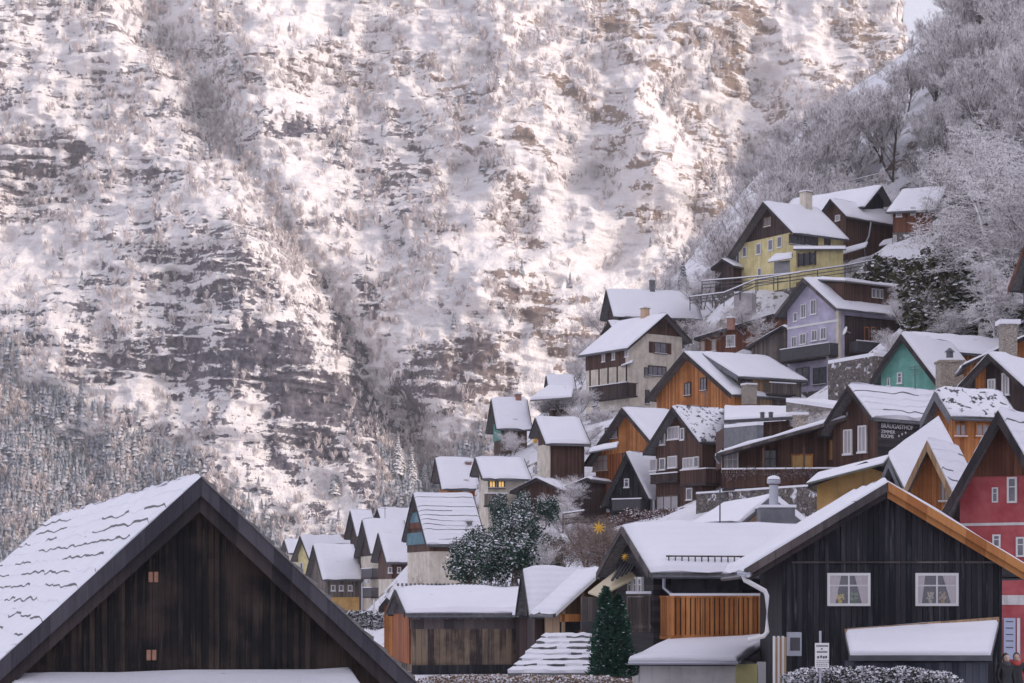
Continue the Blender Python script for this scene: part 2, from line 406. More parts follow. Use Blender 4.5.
# ---------------------------------------------------------------- materials of the village
mat_snow('snow')
def snow_on_roof():
    k = NT('snow_roof'); o = k.tc(); x, y, z = k.sep(o)
    n1 = k.noise(o, .5, 3); n2 = k.noise(o, 7, 4); n3 = k.noise(k.mapping(o, (.5, .5, 5.5)), 1.0, 5, .7, .3)
    ln = k.math('PINGPONG', k.math('ADD', z, k.math('MULTIPLY', n1, .25)), .13)
    thin = k.ramp(n3, .665, .73)
    c = k.mix(n1, (.76, .755, .83), (.86, .85, .885)); c = k.mix(k.math('MULTIPLY', thin, .8), c, (.13, .12, .14))
    k.col(c, .65); k.bump(k.math('ADD', k.math('ADD', k.math('MULTIPLY', n2, .3), n1), k.math('MULTIPLY', ln, 1.6)), .55, .1)
snow_on_roof(); mat_snow('snow_patchy', (.07, .065, .075), .075, 2.2); mat_snow('snow_ground', (.30, .25, .22), .04, .35)
mat_planks('wood_black', (.007, .008, .013), (.036, .034, .041), .17, streak=.6, wear=(.105, .105, .12))
mat_planks('wood_old', (.004, .004, .005), (.050, .033, .026), .16, streak=2.4, wear=(.075, .055, .042))
mat_planks('wood_dark', (.030, .020, .022), (.085, .055, .050), .18)
mat_planks('wood_brown', (.055, .028, .024), (.135, .070, .052), .18)
mat_planks('wood_red', (.10, .035, .022), (.21, .085, .05), .18)
mat_planks('wood_orange', (.30, .105, .032), (.60, .255, .088), .22, streak=.8, gap=.5, wear=(.15, .07, .045))
mat_planks('wood_rust', (.22, .062, .022), (.44, .15, .055), .20, streak=.6, gap=.6, wear=(.12, .05, .03))
mat_planks('wood_grey', (.075, .062, .060), (.21, .175, .155), .2, streak=.6)
mat_planks('wood_tan', (.26, .16, .09), (.45, .30, .18), .22, streak=.3)
mat_planks('wood_weathered', (.040, .030, .030), (.24, .175, .12), .3, streak=1.7, wear=(.30, .25, .19))
mat_planks('wood_black_h', (.016, .015, .02), (.06, .052, .055), .2, horiz=True)
mat_planks('wood_brown_h', (.055, .030, .026), (.13, .070, .055), .22, horiz=True)
mat_planks('beam_grey', (.05, .042, .045), (.14, .115, .11), .5, gap=.2); mat_planks('beam_dark', (.022, .018, .022), (.065, .05, .048), .5, gap=.1)
mat_planks('beam_orange', (.33, .12, .035), (.52, .23, .08), .6, gap=.1)
mat_plaster('plaster_yellow', (.72, .61, .27)); mat_plaster('plaster_ochre', (.66, .38, .10)); mat_plaster('plaster_cream', (.70, .62, .51)); mat_plaster('plaster_lilac', (.50, .46, .61), amt=.25)
mat_plaster('plaster_red', (.46, .035, .045), (.30, .10, .10), .3); mat_plaster('plaster_teal', (.13, .42, .34)); mat_plaster('plaster_white', (.72, .68, .66)); mat_plaster('plaster_grey', (.38, .35, .36)); mat_plaster('plaster_peach', (.62, .40, .24))
mat_planks('wood_mid', (.04, .026, .022), (.11, .066, .05), .2); mat_plaster('paint_teal', (.07, .20, .25)); mat_plaster('paint_green', (.05, .26, .21))
mat_stone('stone_wall', (.16, .14, .13), (.34, .31, .28), .25, 4.0); mat_stone('stone_pale', (.34, .29, .24), (.52, .46, .40), 0, 5.5); mat_stone('rubble', (.10, .085, .085), (.24, .21, .19), .5, 3.4)
mat_plain('shingle', (.055, .048, .055), .8, .5, sc=6); mat_plain('moss_roof', (.07, .085, .05), .9, .4, sc=4); mat_plain('slate', (.10, .10, .125), .6, .3)
mat_plain('white_paint', (.74, .72, .71), .5, .06); mat_plain('dark_paint', (.05, .045, .055), .5); mat_plain('dark_metal', (.07, .075, .09), .4, .2, .6); mat_plain('zinc', (.45, .46, .52), .4, .15, .7)
mat_plain('brick', (.34, .13, .08), .9, .35, sc=5); mat_plain('glass_dark', (.025, .03, .045), .12, .3); mat_plain('glass_pale', (.42, .38, .40), .3, .35, sc=3); mat_plain('glass_mid', (.14, .13, .16), .2, .4, sc=3)
mat_plain('curtain', (.62, .52, .54), .9, .2, sc=8); mat_plain('shade_black', (.012, .014, .022), .9); mat_plain('poly_sheet', (.60, .50, .33), .5, .12); mat_plain('black_cloth', (.02, .02, .025), .9)
k = NT('glass_lit'); k.col((.6, .42, .18), .5); k.b.inputs['Emission Color'].default_value = (1, .62, .22, 1); k.b.inputs['Emission Strength'].default_value = .55
k = NT('clear_glass'); tr = k.n('BsdfTransparent'); gl = k.n('BsdfGlossy'); gl.inputs['Roughness'].default_value = .03; mx = k.n('MixShader'); mx.inputs[0].default_value = .10
k.l(tr.outputs[0], mx.inputs[1]); k.l(gl.outputs[0], mx.inputs[2]); k.t.nodes.remove(k.b); k.l(mx.outputs[0], k.out.inputs['Surface'])

def clip_poly(poly, z0, z1):
    def half(pl, f):
        out = []
        for i in range(len(pl)):
            a, b = pl[i], pl[(i + 1) % len(pl)]; fa, fb = f(a), f(b)
            if fa >= 0: out.append(a)
            if (fa > 0) != (fb > 0) and fa != fb:
                t = fa / (fa - fb); out.append((a[0] + (b[0] - a[0]) * t, a[1] + (b[1] - a[1]) * t))
        return out
    if z0 is not None: poly = half(poly, lambda p: p[1] - z0)
    if z1 is not None and poly: poly = half(poly, lambda p: z1 - p[1])
    res = []
    for p in poly:
        if not res or abs(p[0] - res[-1][0]) + abs(p[1] - res[-1][1]) > 1e-5: res.append(p)
    return res

GROUND = []      # points the hillside must pass through
HOUSES = {}

class House:
    """A gabled building. Seen points fix the front ridge tip, one eave tip, the far ridge end and the foot of the wall."""
    def __init__(s, name, label, cat, d, yaw, apex, tip, base, end=None, L=None, tip2=None, layers=(('wood_dark', None),), fo=.7, so=.6, bo=.4, t=.16,
                 snow=.17, style='full', roof='shingle', barge='beam_dark', barge_h=.26, found='rubble', ground=True, seed=1, dig=3.0, group=None, course=.5, cthr=.45, gutter=True, so2=None):
        s.course = course; s.cthr = cthr
        s.d, s.a = d, R(yaw); a = s.a; ca, sa = math.cos(a), math.sin(a)
        A = P(apex[0], apex[1], d)
        def half(px, side):
            q = (px - 512) / F
            return (q * d - A.x) / (ca - q * sa) if side == 'r' else (A.x - q * d) / (ca - q * sa)
        h = half(tip[0], tip[2]); sg = 1 if tip[2] == 'r' else -1
        zt = ZC + (YH - tip[1]) / F * (d + sg * h * sa)
        p = (A.z - zt) / h
        h2 = half(tip2, 'l' if tip[2] == 'r' else 'r') if tip2 is not None else h
        s.hr, s.hl = (h, h2) if sg > 0 else (h2, h)
        if L is None:
            q = (end - 512) / F; L = (A.x - q * d) / (sa + q * ca)
        s.L = L; s.p = p
        zb = ZC + (YH - base) / F * d; s.zb = zb
        s.zr = A.z - zb; s.zl = s.zr - p * s.hl; s.zrr = s.zr - p * s.hr
        s.fo, s.so, s.bo, s.t = fo, so, bo, t
        s.root = empty(name, (A.x, d, zb), a, label, cat, group)
        s.mw = Matrix.Translation((A.x, d, zb)) @ Matrix.Rotation(a, 4, 'Z'); s.mi = s.mw.inverted()
        s.rng = random.Random(seed * 77 + int(apex[0])); s.seed = seed + int(apex[0])
        # walls
        cut = t / 2 + .05
        x0, x1 = -(s.hl - so), s.hr - (so if so2 is None else so2); s.x0, s.x1 = x0, x1
        under = lambda x: s.zr - p * abs(x) - t
        prof = [(x0, -.0), (x1, -.0), (x1, under(x1)), (0, s.zr - t), (x0, under(x0))]
        s.y0, s.y1 = fo, L - bo
        zprev = 0.0
        for i, (m, top) in enumerate(layers):
            zt_ = None if top is None else ZC + (YH - top) / F * (d + fo * ca) - zb
            pr = clip_poly(prof, zprev if i else None, zt_)
            g = .035 * (i % 2)
            if len(pr) >= 3:
                b = MB(); b.hexa([(x * (1 + g / 4), s.y0 - g, z) for x, z in pr], [(x * (1 + g / 4), s.y1 + g, z) for x, z in pr])
                b.build('wall' if i == 0 else 'upper_wall', m, s.root)
            zprev = zt_
        if found:
            b = MB(); b.box(x0 - .05, x1 + .05, s.y0 - .05, s.y1 + .05, -dig, .12); b.build('foundation', found, s.root)
        # roof slab
        pr = [(-s.hl, s.zl), (0, s.zr), (s.hr, s.zrr), (s.hr, s.zrr - t), (0, s.zr - t), (-s.hl, s.zl - t)]
        b = MB()
        v = [(x, 0, z) for x, z in pr] + [(x, L, z) for x, z in pr]
        b.add(v, [(0, 1, 4, 5), (1, 2, 3, 4), (6, 11, 10, 7), (7, 10, 9, 8), (0, 6, 7, 1), (1, 7, 8, 2), (5, 4, 10, 11), (4, 3, 9, 10), (0, 5, 11, 6), (2, 8, 9, 3)])
        s.roof = b.build('roof', roof, s.root)
        if snow: s.snow(snow, style)
        if barge:
            for sgn, hh, ze in ((-1, s.hl, s.zl), (1, s.hr, s.zrr)):
                drop = barge_h
                for y in (-.045, L + .005):
                    b = MB(); q = [(sgn * hh, ze + .03), (0, s.zr + .03), (0, s.zr + .03 - drop), (sgn * hh, ze + .03 - drop)]
                    b.hexa([(x, y, z) for x, z in q], [(x, y + .04, z) for x, z in q])
                    b.build('barge_board', barge, s.roof)
        if gutter:
            for sgn, hh, ze in ((-1, s.hl, s.zl), (1, s.hr, s.zrr)):
                b = MB(); b.tube([(sgn * (hh + .05), .1, ze - t - .02), (sgn * (hh + .05), L - .1, ze - t - .04)], .07, 6); b.build('gutter', 'dark_metal', s.roof)
        if ground:
            for x, y in ((x0, s.y0), (x1, s.y0), (x0, s.y1), (x1, s.y1)):
                w = s.mw @ Vector((x, y, 0)); GROUND.append((w.x, w.y, zb - .15))
        HOUSES[label] = s
    # -- helpers in local coordinates
    def hit(s, face, px, py, off=0.0):
        """where the sight line through (px, py) meets a face: (along, z)"""
        o = s.mi @ Vector((0, 0, ZC)); dr = (s.mi.to_3x3() @ Vector(((px - 512) / F, 1, (YH - py) / F)))
        if face == 'F': k_ = (s.y0 - off - o.y) / dr.y; q = o + dr * k_; return q.x, q.z
        if face == 'R': k_ = (s.x1 + off - o.x) / dr.x; q = o + dr * k_; return q.y, q.z
        if face == 'L': k_ = (s.x0 - off - o.x) / dr.x; q = o + dr * k_; return q.y, q.z
        if face[0] == 'x': k_ = (float(face[1:]) - o.x) / dr.x; q = o + dr * k_; return q.y, q.z
    def loc(s, face, u, n, z):
        if face == 'F': return (u, s.y0 - n, z)
        if face == 'R': return (s.x1 + n, u, z)
        return (s.x0 - n, u, z)
    def pt(s, px, py, d): return s.mi @ P(px, py, d)
    def snow(s, ts, style):
        L = s.L; nl = max(8, int(L / .55)); b = MB(); r = s.rng
        p = s.p; sl = math.sqrt(1 + p * p)
        sd_ = s.seed
        for sgn, hh, ze in ((-1, s.hl, s.zl), (1, s.hr, s.zrr)):
            rows = []
            if style == 'courses':
                n = max(4, int(hh * sl / s.course))
                for i in range(n):
                    rows.append((i / n, 1.0, 0)); rows.append(((i + .98) / n, .76, 1))
                rows.append((1.0, .9, 0))
            else:
                for q in (0, .012, .04, .1, .2, .35, .5, .65, .8, .92, 1.0): rows.append((q, (.35, .75, .95)[min(2, int(q / .0125) if q < .03 else 2)] if q < .03 else 1.0, 0))
            ny = nl + 1 if style != 'courses' else max(nl, int(L / .22)) + 1
            ys = [.05 + (L - .1) * i / (ny - 1) for i in range(ny)]
            base = len(b.v); grid = []
            for ri, (q, f, up_) in enumerate(rows):
                line = []
                for i, y in enumerate(ys):
                    ej = .06 + .24 * (float(vnoise(y * 1.7 + sd_, sgn + 4.4)) - .35); x = sgn * (hh + ej) * (1 - q); x = x if q < 1 else 0.0
                    z = s.zr - p * abs(x)
                    nz = float(vnoise(y * .9 + sd_ * 3, q * hh * 1.4 + sgn * 9 + sd_)) - .5
                    e = min(1, .45 + min(i, ny - 1 - i) * .55)
                    th = ts * f * e * (1 + .75 * nz)
                    jy = 0
                    if style == 'courses':
                        n1 = float(vnoise(y * 2.3 + ri * 7.7, sd_ + ri * 3.1)) - .5
                        th += .022 * n1
                        x -= sgn * (.035 * n1 if (not up_ and 0 < q < 1) else 0)
                    line.append(len(b.v)); b.v.append((x, y + jy, z + max(th, .02)))
                grid.append(line)
            for i in range(len(rows) - 1):
                for j in range(ny - 1):
                    mi = 0
                    if style == 'courses' and rows[i][2] == 1 and i + 1 < len(rows) - 1:
                        mi = 1 if float(vnoise(ys[j] * .22 + i * 5.3, sd_ * 1.7 + i)) > s.cthr else 0
                    b.f.append((grid[i][j], grid[i][j + 1], grid[i + 1][j + 1], grid[i + 1][j])); b.m.append(mi)
            # skirts
            for line, side in (([g[0] for g in grid], 1), ([g[-1] for g in grid], 1), (grid[0], 0)):
                lo = []
                for idx in line:
                    x, y, z = b.v[idx]; lo.append(len(b.v)); b.v.append((x if abs(x) < hh else sgn * hh, y, s.zr - p * min(abs(x), hh) - .01))
                for j in range(len(line) - 1): b.f.append((line[j], line[j + 1], lo[j + 1], lo[j])); b.m.append(0)
        o = b.build('snow', ['snow_patchy' if style == 'patchy' else 'snow_roof', 'shingle'], s.roof, smooth=True)
        if style == 'courses': o.data.polygons.foreach_set('use_smooth', [False] * len(o.data.polygons))
    def win(s, face, px, py, w, h, frame='white_paint', pane='glass_dark', mx=1, my=1, shutters=None, sill=True, fw=.09, m=False, name='window'):
        """window centred on the sight line; w, h in picture pixels (or metres with m=True)"""
        u, z = s.hit(face, px, py)
        q = s.mw @ Vector(s.loc(face, u, 0, z)); sc = q.y / F
        if not m:
            h *= sc; ul, _ = s.hit(face, px - w / 2, py); ur, _ = s.hit(face, px + w / 2, py); w = abs(ur - ul)
        b = MB()
        def bx(bb, ua, ub, na, nb, za, zb_, mi=0):
            pa, pb = s.loc(face, ua, na, za), s.loc(face, ub, nb, zb_)
            bb.box(min(pa[0], pb[0]), max(pa[0], pb[0]), min(pa[1], pb[1]), max(pa[1], pb[1]), za, zb_, mi)
        u0, u1, z0, z1 = u - w / 2, u + w / 2, z - h / 2, z + h / 2; fw = min(fw, w / 5)
        bx(b, u0, u0 + fw, -.06, .11, z0, z1); bx(b, u1 - fw, u1, -.06, .11, z0, z1)
        bx(b, u0 + fw, u1 - fw, -.06, .108, z0, z0 + fw); bx(b, u0 + fw, u1 - fw, -.06, .108, z1 - fw, z1)
        mt = fw * .55
        for i in range(mx):
            uc = u0 + w * (i + 1) / (mx + 1); bx(b, uc - mt / 2, uc + mt / 2, -.05, .10, z0 + fw, z1 - fw)
        for i in range(my):
            zc_ = z0 + h * (.62 if my == 1 else (i + 1) / (my + 1)); bx(b, u0 + fw, u1 - fw, -.05, .093, zc_ - mt / 2, zc_ + mt / 2)
        o = b.build(name, frame, s.root)
        b = MB(); bx(b, u0 + fw * .8, u1 - fw * .8, -.05, .062, z0 + fw * .8, z1 - fw * .8); b.build('pane', pane, o)
        if sill:
            b = MB(); bx(b, u0 - .05, u1 + .05, -.05, .17, z0 - .06, z0 - .004); bx(b, u0 - .04, u1 + .04, .112, .165, z0 - .003, z0 + .05, 1); b.build('sill', [frame, 'snow'], o)
        if shutters:
            for ua, ub in ((u0 - w * .42, u0 - .01), (u1 + .01, u1 + w * .42)):
                b = MB(); bx(b, ua, ub, .0, .075, z0, z1); b.build('shutter', shutters, o)
        return o
    def balcony(s, face, pa, pb, h, dep, rail='wood_dark', slat=.13, gap=.03, posts=None, snow=True, name='balcony', label=None, floor='beam_dark'):
        """pa, pb: picture points of the two ends of the top rail"""
        ua, za = s.hit(face, *pa, off=dep); ub, zb_ = s.hit(face, *pb, off=dep); u0, u1 = min(ua, ub), max(ua, ub); z1 = (za + zb_) / 2; z0 = z1 - h
        def bx(bb, ua, ub, na, nb, za, zb_, mi=0):
            p1, p2 = s.loc(face, ua, na, za), s.loc(face, ub, nb, zb_)
            bb.box(min(p1[0], p2[0]), max(p1[0], p2[0]), min(p1[1], p2[1]), max(p1[1], p2[1]), za, zb_, mi)
        b = MB(); bx(b, u0, u1, -.1, dep, z0 - .16, z0); o = b.build(name, floor, s.root); tag(o, label)
        b = MB(); u = u0 + .03
        while u < u1 - .05:
            bx(b, u, min(u + slat, u1 - .03), dep - .06, dep - .02 + .012 * s.rng.random(), z0 - .03, z1 - .05); u += slat + gap
        n_ = .08
        while n_ < dep - .15:
            for uu in (u0, u1 - .04): bx(b, uu, uu + .04, n_, n_ + slat, z0 - .03, z1 - .05)
            n_ += slat + gap
        bx(b, u0 - .02, u1 + .02, dep - .09, dep + .02, z1 - .05, z1 + .03)
        for uu in (u0 - .02, u1 - .06): bx(b, uu, uu + .08, -.1, dep - .09, z1 - .05, z1 + .028)
        b.build('railing', rail, o)
        if snow:
            b = MB(); bx(b, u0 - .02, u1 + .02, dep - .09, dep + .02, z1 + .03, z1 + .12); b.build('snow', 'snow', o)
        if posts:
            b = MB()
            for uu in [u0 + .05 + (u1 - u0 - .1) * i / (posts[0] - 1) for i in range(posts[0])]: bx(b, uu - .06, uu + .06, dep - .16, dep - .04, z0, z1 + posts[1])
            b.build('post', rail, o)
        return o
    def chimney(s, px, py, w, hpx, x=0.0, mat='brick', cap=True, dep=None):
        """stands on the roof line local x; (px, py) is the middle of its top"""
        y, z = s.hit('x%f' % x, px, py) if abs(math.sin(s.a)) > .3 else (min(s.L * .5, 5), None)
        if z is None: y = s.L * .5; q = s.mw @ Vector((x, y, 0)); z = ZC + (YH - py) / F * q.y - s.zb
        q = s.mw @ Vector((x, y, z)); sc = q.y / F; w *= sc * .8; hh = hpx * sc + .4; dep = dep or w
        b = MB(); b.box(x - w / 2, x + w / 2, y - dep / 2, y + dep / 2, z - hh, z); o = b.build('chimney', mat, s.root)
        if cap:
            b = MB(); b.box(x - w / 2 - .08, x + w / 2 + .08, y - dep / 2 - .08, y + dep / 2 + .08, z + .001, z + .09); b.build('chimney_cap', 'stone_pale', o)
            b = MB(); b.box(x - w / 2 - .05, x + w / 2 + .05, y - dep / 2 - .05, y + dep / 2 + .05, z + .091, z + .24); b.build('snow', 'snow', o)
        return o
    def slab(s, pts, t=.12, snow=.18, mat='shingle', name='side_roof', parent=None, sides=True):
        return slab(pts, t, snow, mat, name, parent or s.root, s.mi)
    def part(s, name, mb, mat, parent=None): return mb.build(name, mat, parent or s.root)
    def boards(s, mat, z0, jag=.06, wd=.17, dep=.03, x0=None, x1=None, name='gable_boards', top=None):
        b = MB(); x = (x0 if x0 is not None else s.x0); X1 = x1 if x1 is not None else s.x1
        i = math.floor(x / wd); x = i * wd
        while x < X1:
            a_, b_ = max(x + .006, s.x0), min(x + wd - .006, X1)
            if b_ - a_ > .02:
                n = dep * (.35 + .65 * s.rng.random()); zz = z0 - jag * s.rng.random()
                ta, tb = s.zr - s.p * abs(a_) - s.t - .01, s.zr - s.p * abs(b_) - s.t - .01
                if top is not None: ta, tb = min(ta, top), min(tb, top)
                if min(ta, tb) > zz + .05:
                    q = [(a_, zz), (b_, zz), (b_, tb), (a_, ta)]
                    b.hexa([(xx, s.y0 - n - .005, z) for xx, z in q], [(xx, s.y0 + .02, z) for xx, z in q])
            x += wd
        return b.build(name, mat, s.root)

def slab(pts, t, snow, mat, name, parent=None, mi=None, snow_mat='snow_roof'):
    """flat sloping roof on four seen corners (given in order round the roof), with snow on it"""
    q = [Vector(p) if mi is None else mi @ Vector(p) for p in pts]
    b = MB(); b.hexa([p - Vector((0, 0, t)) for p in q], q); o = b.build(name, mat, parent)
    if snow:
        n = 10; b = MB(); g = []; SP = (.004, .014, .04, .12, .3, .5, .7, .88, .96, .986, .996)
        for i in range(n + 1):
            for j in range(n + 1):
                u, v = SP[i], SP[j]
                p = (q[0] * (1 - u) + q[1] * u) * (1 - v) + (q[3] * (1 - u) + q[2] * u) * v
                e = .45 if i in (0, n) or j in (0, n) else 1
                g.append(p + Vector((0, 0, snow * e * (1 + .5 * (float(vnoise(p.x * .9 + 3, p.y * .9 + p.z)) - .5)))))
        fs = [(i * (n + 1) + j, (i + 1) * (n + 1) + j, (i + 1) * (n + 1) + j + 1, i * (n + 1) + j + 1) for i in range(n) for j in range(n)]
        ring = [i * (n + 1) for i in range(n + 1)] + [n * (n + 1) + j for j in range(1, n + 1)] + [i * (n + 1) + n for i in range(n - 1, -1, -1)] + [j for j in range(n - 1, 0, -1)]
        m = len(g)
        for idx in ring: g.append(g[idx] - Vector((0, 0, snow * .62)))
        for i in range(len(ring)): fs.append((ring[i], ring[(i + 1) % len(ring)], m + (i + 1) % len(ring), m + i))
        b.add(g, fs); b.build('snow', snow_mat, o, smooth=True)
    return o
# ================================================================ the two barns in front
old = House('barn', 'weathered black barn with steep plank gable and snow lying in shingle steps, largest gable', 'barn', 54, 19.8, (201, 479), (-45, 704, 'l'), 733, L=33,
            layers=(('wood_old', None),), fo=.75, so=.8, bo=.6, t=.2, snow=.19, style='courses', barge=None, seed=3, course=.62, cthr=.44)
def rake_boards(hs, outer, inner, w1, w2, ext=.0, mats=('beam_dark', 'beam_dark')):
    for sgn, hh, ze in ((-1, hs.hl, hs.zl), (1, hs.hr, hs.zrr)):
        b = MB()
        q = [(sgn * hh, ze + .06), (0, hs.zr + .06), (0, hs.zr + .06 - w1), (sgn * hh, ze + .06 - w1)]
        b.hexa([(x, -outer, z) for x, z in q], [(x, -outer + .05, z) for x, z in q]); b.build('barge_board', mats[0], hs.roof)
        b = MB()
        q = [(sgn * hh, ze + .06 - w1 * .55), (0, hs.zr + .06 - w1 * .55), (0, hs.zr + .06 - w1 - w2), (sgn * hh, ze + .06 - w1 - w2)]
        b.hexa([(x, -outer + .10 + inner, z) for x, z in q], [(x, -outer + .16 + inner, z) for x, z in q]); b.build('rafter_board', mats[1], hs.roof)
mat_planks('beam_slate', (.032, .030, .038), (.085, .079, .092), .5, gap=.15); rake_boards(old, .05, .12, .52, .42, mats=('beam_slate', 'beam_dark'))
u, zj = old.hit('F', 205, 558)
old.boards('wood_old', .3, top=zj - .02, name='lower_boards')
old.boards('wood_old', zj, jag=.0, name='upper_boards', dep=.05)
for px, py in ((153, 577), (151, 655)):
    u, z = old.hit('F', px, py); b = MB(); b.box(u - .13, u + .13, old.y0 - .075, old.y0 - .02, z - .14, z + .14)
    b.box(u - .02, u + .02, old.y0 - .08, old.y0 - .074, z - .14, z + .14, 1)
    tag(b.build('patch_plate', [mat_plain('patch_wood', (.36, .15, .07), .8, .3, sc=9), 'wood_dark'], old.root), 'small orange square nailed over the boards')
# shingle edges that show along the far side of the rake
b = MB(); n = 16
for i in range(n):
    q = i / n; x = old.hr * (1 - q); x2 = old.hr * (1 - q - 1.0 / n)
    z, z2 = old.zr - old.p * x, old.zr - old.p * x2
    b.hexa([(x, -.09, z + .03), (x2, -.09, z2 + .03), (x2, -.09, z2 + .07), (x, -.09, z + .17)], [(x, old.L * .5, z + .03), (x2, old.L * .5, z2 + .03), (x2, old.L * .5, z2 + .07), (x, old.L * .5, z + .17)])
b.build('shingle_edge', mat_plain('shingle_brown', (.10, .075, .065), .85, .5, sc=5), old.roof)
u0, z0 = old.hit('F', 8, 676); u1, _ = old.hit('F', 352, 676)
q = [old.mw @ Vector(v) for v in ((u0, old.y0 - 1.3, z0 - .45), (u1, old.y0 - 1.3, z0 - .45), (u1, old.y0 - .03, z0 - .02), (u0, old.y0 - .03, z0 - .02))]
old.slab(q, .1, .12, 'shingle', 'lean_to_roof')

blk = House('barn', 'black boarded barn with two white curtained windows and a bright orange barge board', 'barn', 62, -2.0, (888, 484), (744, 571, 'l'), 714, L=9.0, tip2=1034,
            layers=(('wood_black', None),), fo=.8, so=1.25, bo=.5, t=.16, snow=.2, style='full', barge=None, seed=5, so2=.82)
rake_boards(blk, .05, .1, .28, .2, mats=('beam_grey', 'beam_dark'))
for o in list(blk.roof.children):
    if o.name.startswith('barge_board') and max(v.co.x for v in o.data.vertices) > 1: o.data.materials[0] = M['beam_orange']; tag(o, 'bright orange barge board on the right slope')
    if o.name.startswith('rafter_board') and max(v.co.x for v in o.data.vertices) > 1: o.data.materials[0] = M['beam_orange']
_, zj = blk.hit('F', 885, 561)
blk.boards('wood_black', zj, jag=.0, dep=.05, name='upper_boards')
blk.boards('wood_black', .4, jag=.2, top=zj - .08, dep=.035, name='lower_boards')
b = MB(); b.box(blk.x0 + .3, blk.x1 - .2, blk.y0 - .10, blk.y0 - .01, zj - .07, zj - .01); b.build('ledge_board', 'beam_grey', blk.root)
for px, kind in ((848.5, 0), (936.5, 1)):
    w = blk.win('F', px, 589.5, 43, 33, my=1, pane='shade_black', fw=.085, sill=False)  # pane is a near-black panel, the unlit room's darkness put into its colour
    u, z = blk.hit('F', px, 589.5)
    def sheet(ua, ub, za, zb_, n, ta, tb, nm, mat):   # hanging cloth with folds
        b = MB(); m = 9; g = []
        for i in range(m):
            q = i / (m - 1); n_ = n + .012 * math.cos(i * 2.4)
            g.append((ua + (ub - ua) * q, blk.y0 - n_, za)); 
        for i in range(m):
            q = i / (m - 1); n_ = n + .012 * math.cos(i * 2.4)
            g.append((ta + (tb - ta) * q, blk.y0 - n_, zb_))
        b.add(g, [(i, i + 1, m + i + 1, m + i) for i in range(m - 1)]); return b.build(nm, mat, w, smooth=True)
    ww, hh = .60, .43
    cv = (0, .09)[kind]
    sheet(u - ww, u - ww + .18 - cv * .6, z - hh, z + hh, .075, u - ww, u - ww + .36 - cv * 1.4, 'curtain', 'curtain'); sheet(u + ww - .20 + cv * .3, u + ww, z - hh, z + hh, .075, u + ww - .42, u + ww, 'curtain', 'curtain')
    for i, (du, c, hgt) in enumerate(((-.27, (.62, .45, .05), .3), (.16, (.07, .20, .05), .34)) if kind == 0 else ((-.2, (.50, .44, .34), .36), (.18, (.36, .22, .09), .36))):
        b = MB(); b.lathe([(.05, 0), (.065, .1), (.05, .11)], (u + du, blk.y0 - .072, z - hh), 8)
        for j in range(26):
            a, e, rr = rnd.uniform(0, 6.28), rnd.uniform(-.3, 1.4), .11
            c0 = Vector((u + du + math.cos(a) * math.cos(e) * rr, blk.y0 - .078 - .012 * rnd.random(), z - hh + .12 + (hgt - .14) * rnd.random()))
            b.add([c0 + Vector((-.03, 0, -.02)), c0 + Vector((.03, 0, -.025)), c0 + Vector((.01, -.006, .045))], [(0, 1, 2)])
        b.build('potted_plant', mat_plain('flower_%d%d' % (kind, i), c, .8, .3), w)
    b = MB(); b.box(u - .62, u + .62, blk.y0 - .098, blk.y0 - .094, z - .45, z + .45); b.build('glass', 'clear_glass', w)
# lean-to shed in front of the black barn
d1 = 60.6
rt = slab([P(850, 656, 58.6), P(991, 656, 58.6), P(999, 622, 60.9), P(845, 634, 60.9)], .12, .16, 'shingle', 'roof')
sh = empty('lean_to_shed', P(920, 712, 59.6), 0, 'low lean-to shed with a flat snowy roof against the black barn', 'shed')
rt.parent = sh; rt.matrix_parent_inverse = Matrix.Translation(sh.location).inverted()
b = MB(); o_ = sh.location; p0, p1 = P(854, 659, 58.9) - o_, P(988, 659, 58.9) - o_; b.box(p0.x, p1.x, p0.y, p0.y + 1.7, -.4, p0.z - .1); b.build('wall', mat_planks('wood_blue', (.03, .036, .055), (.10, .105, .13), .2), sh)
b = MB(); b.beam(P(845, 631.5, 60.78) - o_, P(999, 619.5, 60.78) - o_, .1, .16); b.build('top_board', 'wood_tan', sh)
b = MB(); b.beam(P(849, 658, 58.52) - o_, P(992, 658, 58.52) - o_, .08, .16); b.build('fascia', 'dark_metal', sh)

# ================================================================ buildings at the foot of the slope
mid = House('house', 'long dark timber house with a bright orange balcony beside the black barn', 'house', 76, -74, (622, 527), (649, 572, 'r'), 690, L=8.4, layers=(('wood_black_h', None),), fo=.5, so=.9, bo=.3, snow=.22, seed=8, barge='beam_grey')
mid.balcony('R', (671, 596), (764, 597), 1.42, 1.2, 'wood_orange', .14, .05, name='balcony', label='bright orange boarded balcony', floor='beam_orange')
b = MB()   # snow guard along the eave
for i in range(26):
    y = .9 + i * .26; x = mid.hr - .35; z = mid.zr - mid.p * x
    b.box(x - .02, x + .02, y - .02, y + .02, z, z + .42)
b.box(mid.hr - .38, mid.hr - .33, .8, 7.6, mid.zr - mid.p * (mid.hr - .35) + .36, mid.zr - mid.p * (mid.hr - .35) + .42); b.build('snow_guard', 'wood_grey', mid.roof)
mid.win('R', 706, 584, 70, 20, 'dark_paint', 'glass_dark', mx=1, my=0, sill=False, fw=.05)
b = MB(); pts = [mid.pt(*q) for q in ((649, 575, 74.2), (768, 573, 74.2))]; b.tube(pts, .07); b.build('gutter', 'zinc', mid.roof)
b = MB(); pts = [mid.pt(*q) for q in ((664, 576, 74.0), (664, 588, 74.0), (671, 594, 73.6))]; b.tube(pts, .07); b.build('downpipe', 'zinc', mid.root)
for px in (632, 637, 642): mid.win('F', px, 587, 4.0, 20, 'white_paint', 'glass_mid', mx=0, my=1, sill=False)
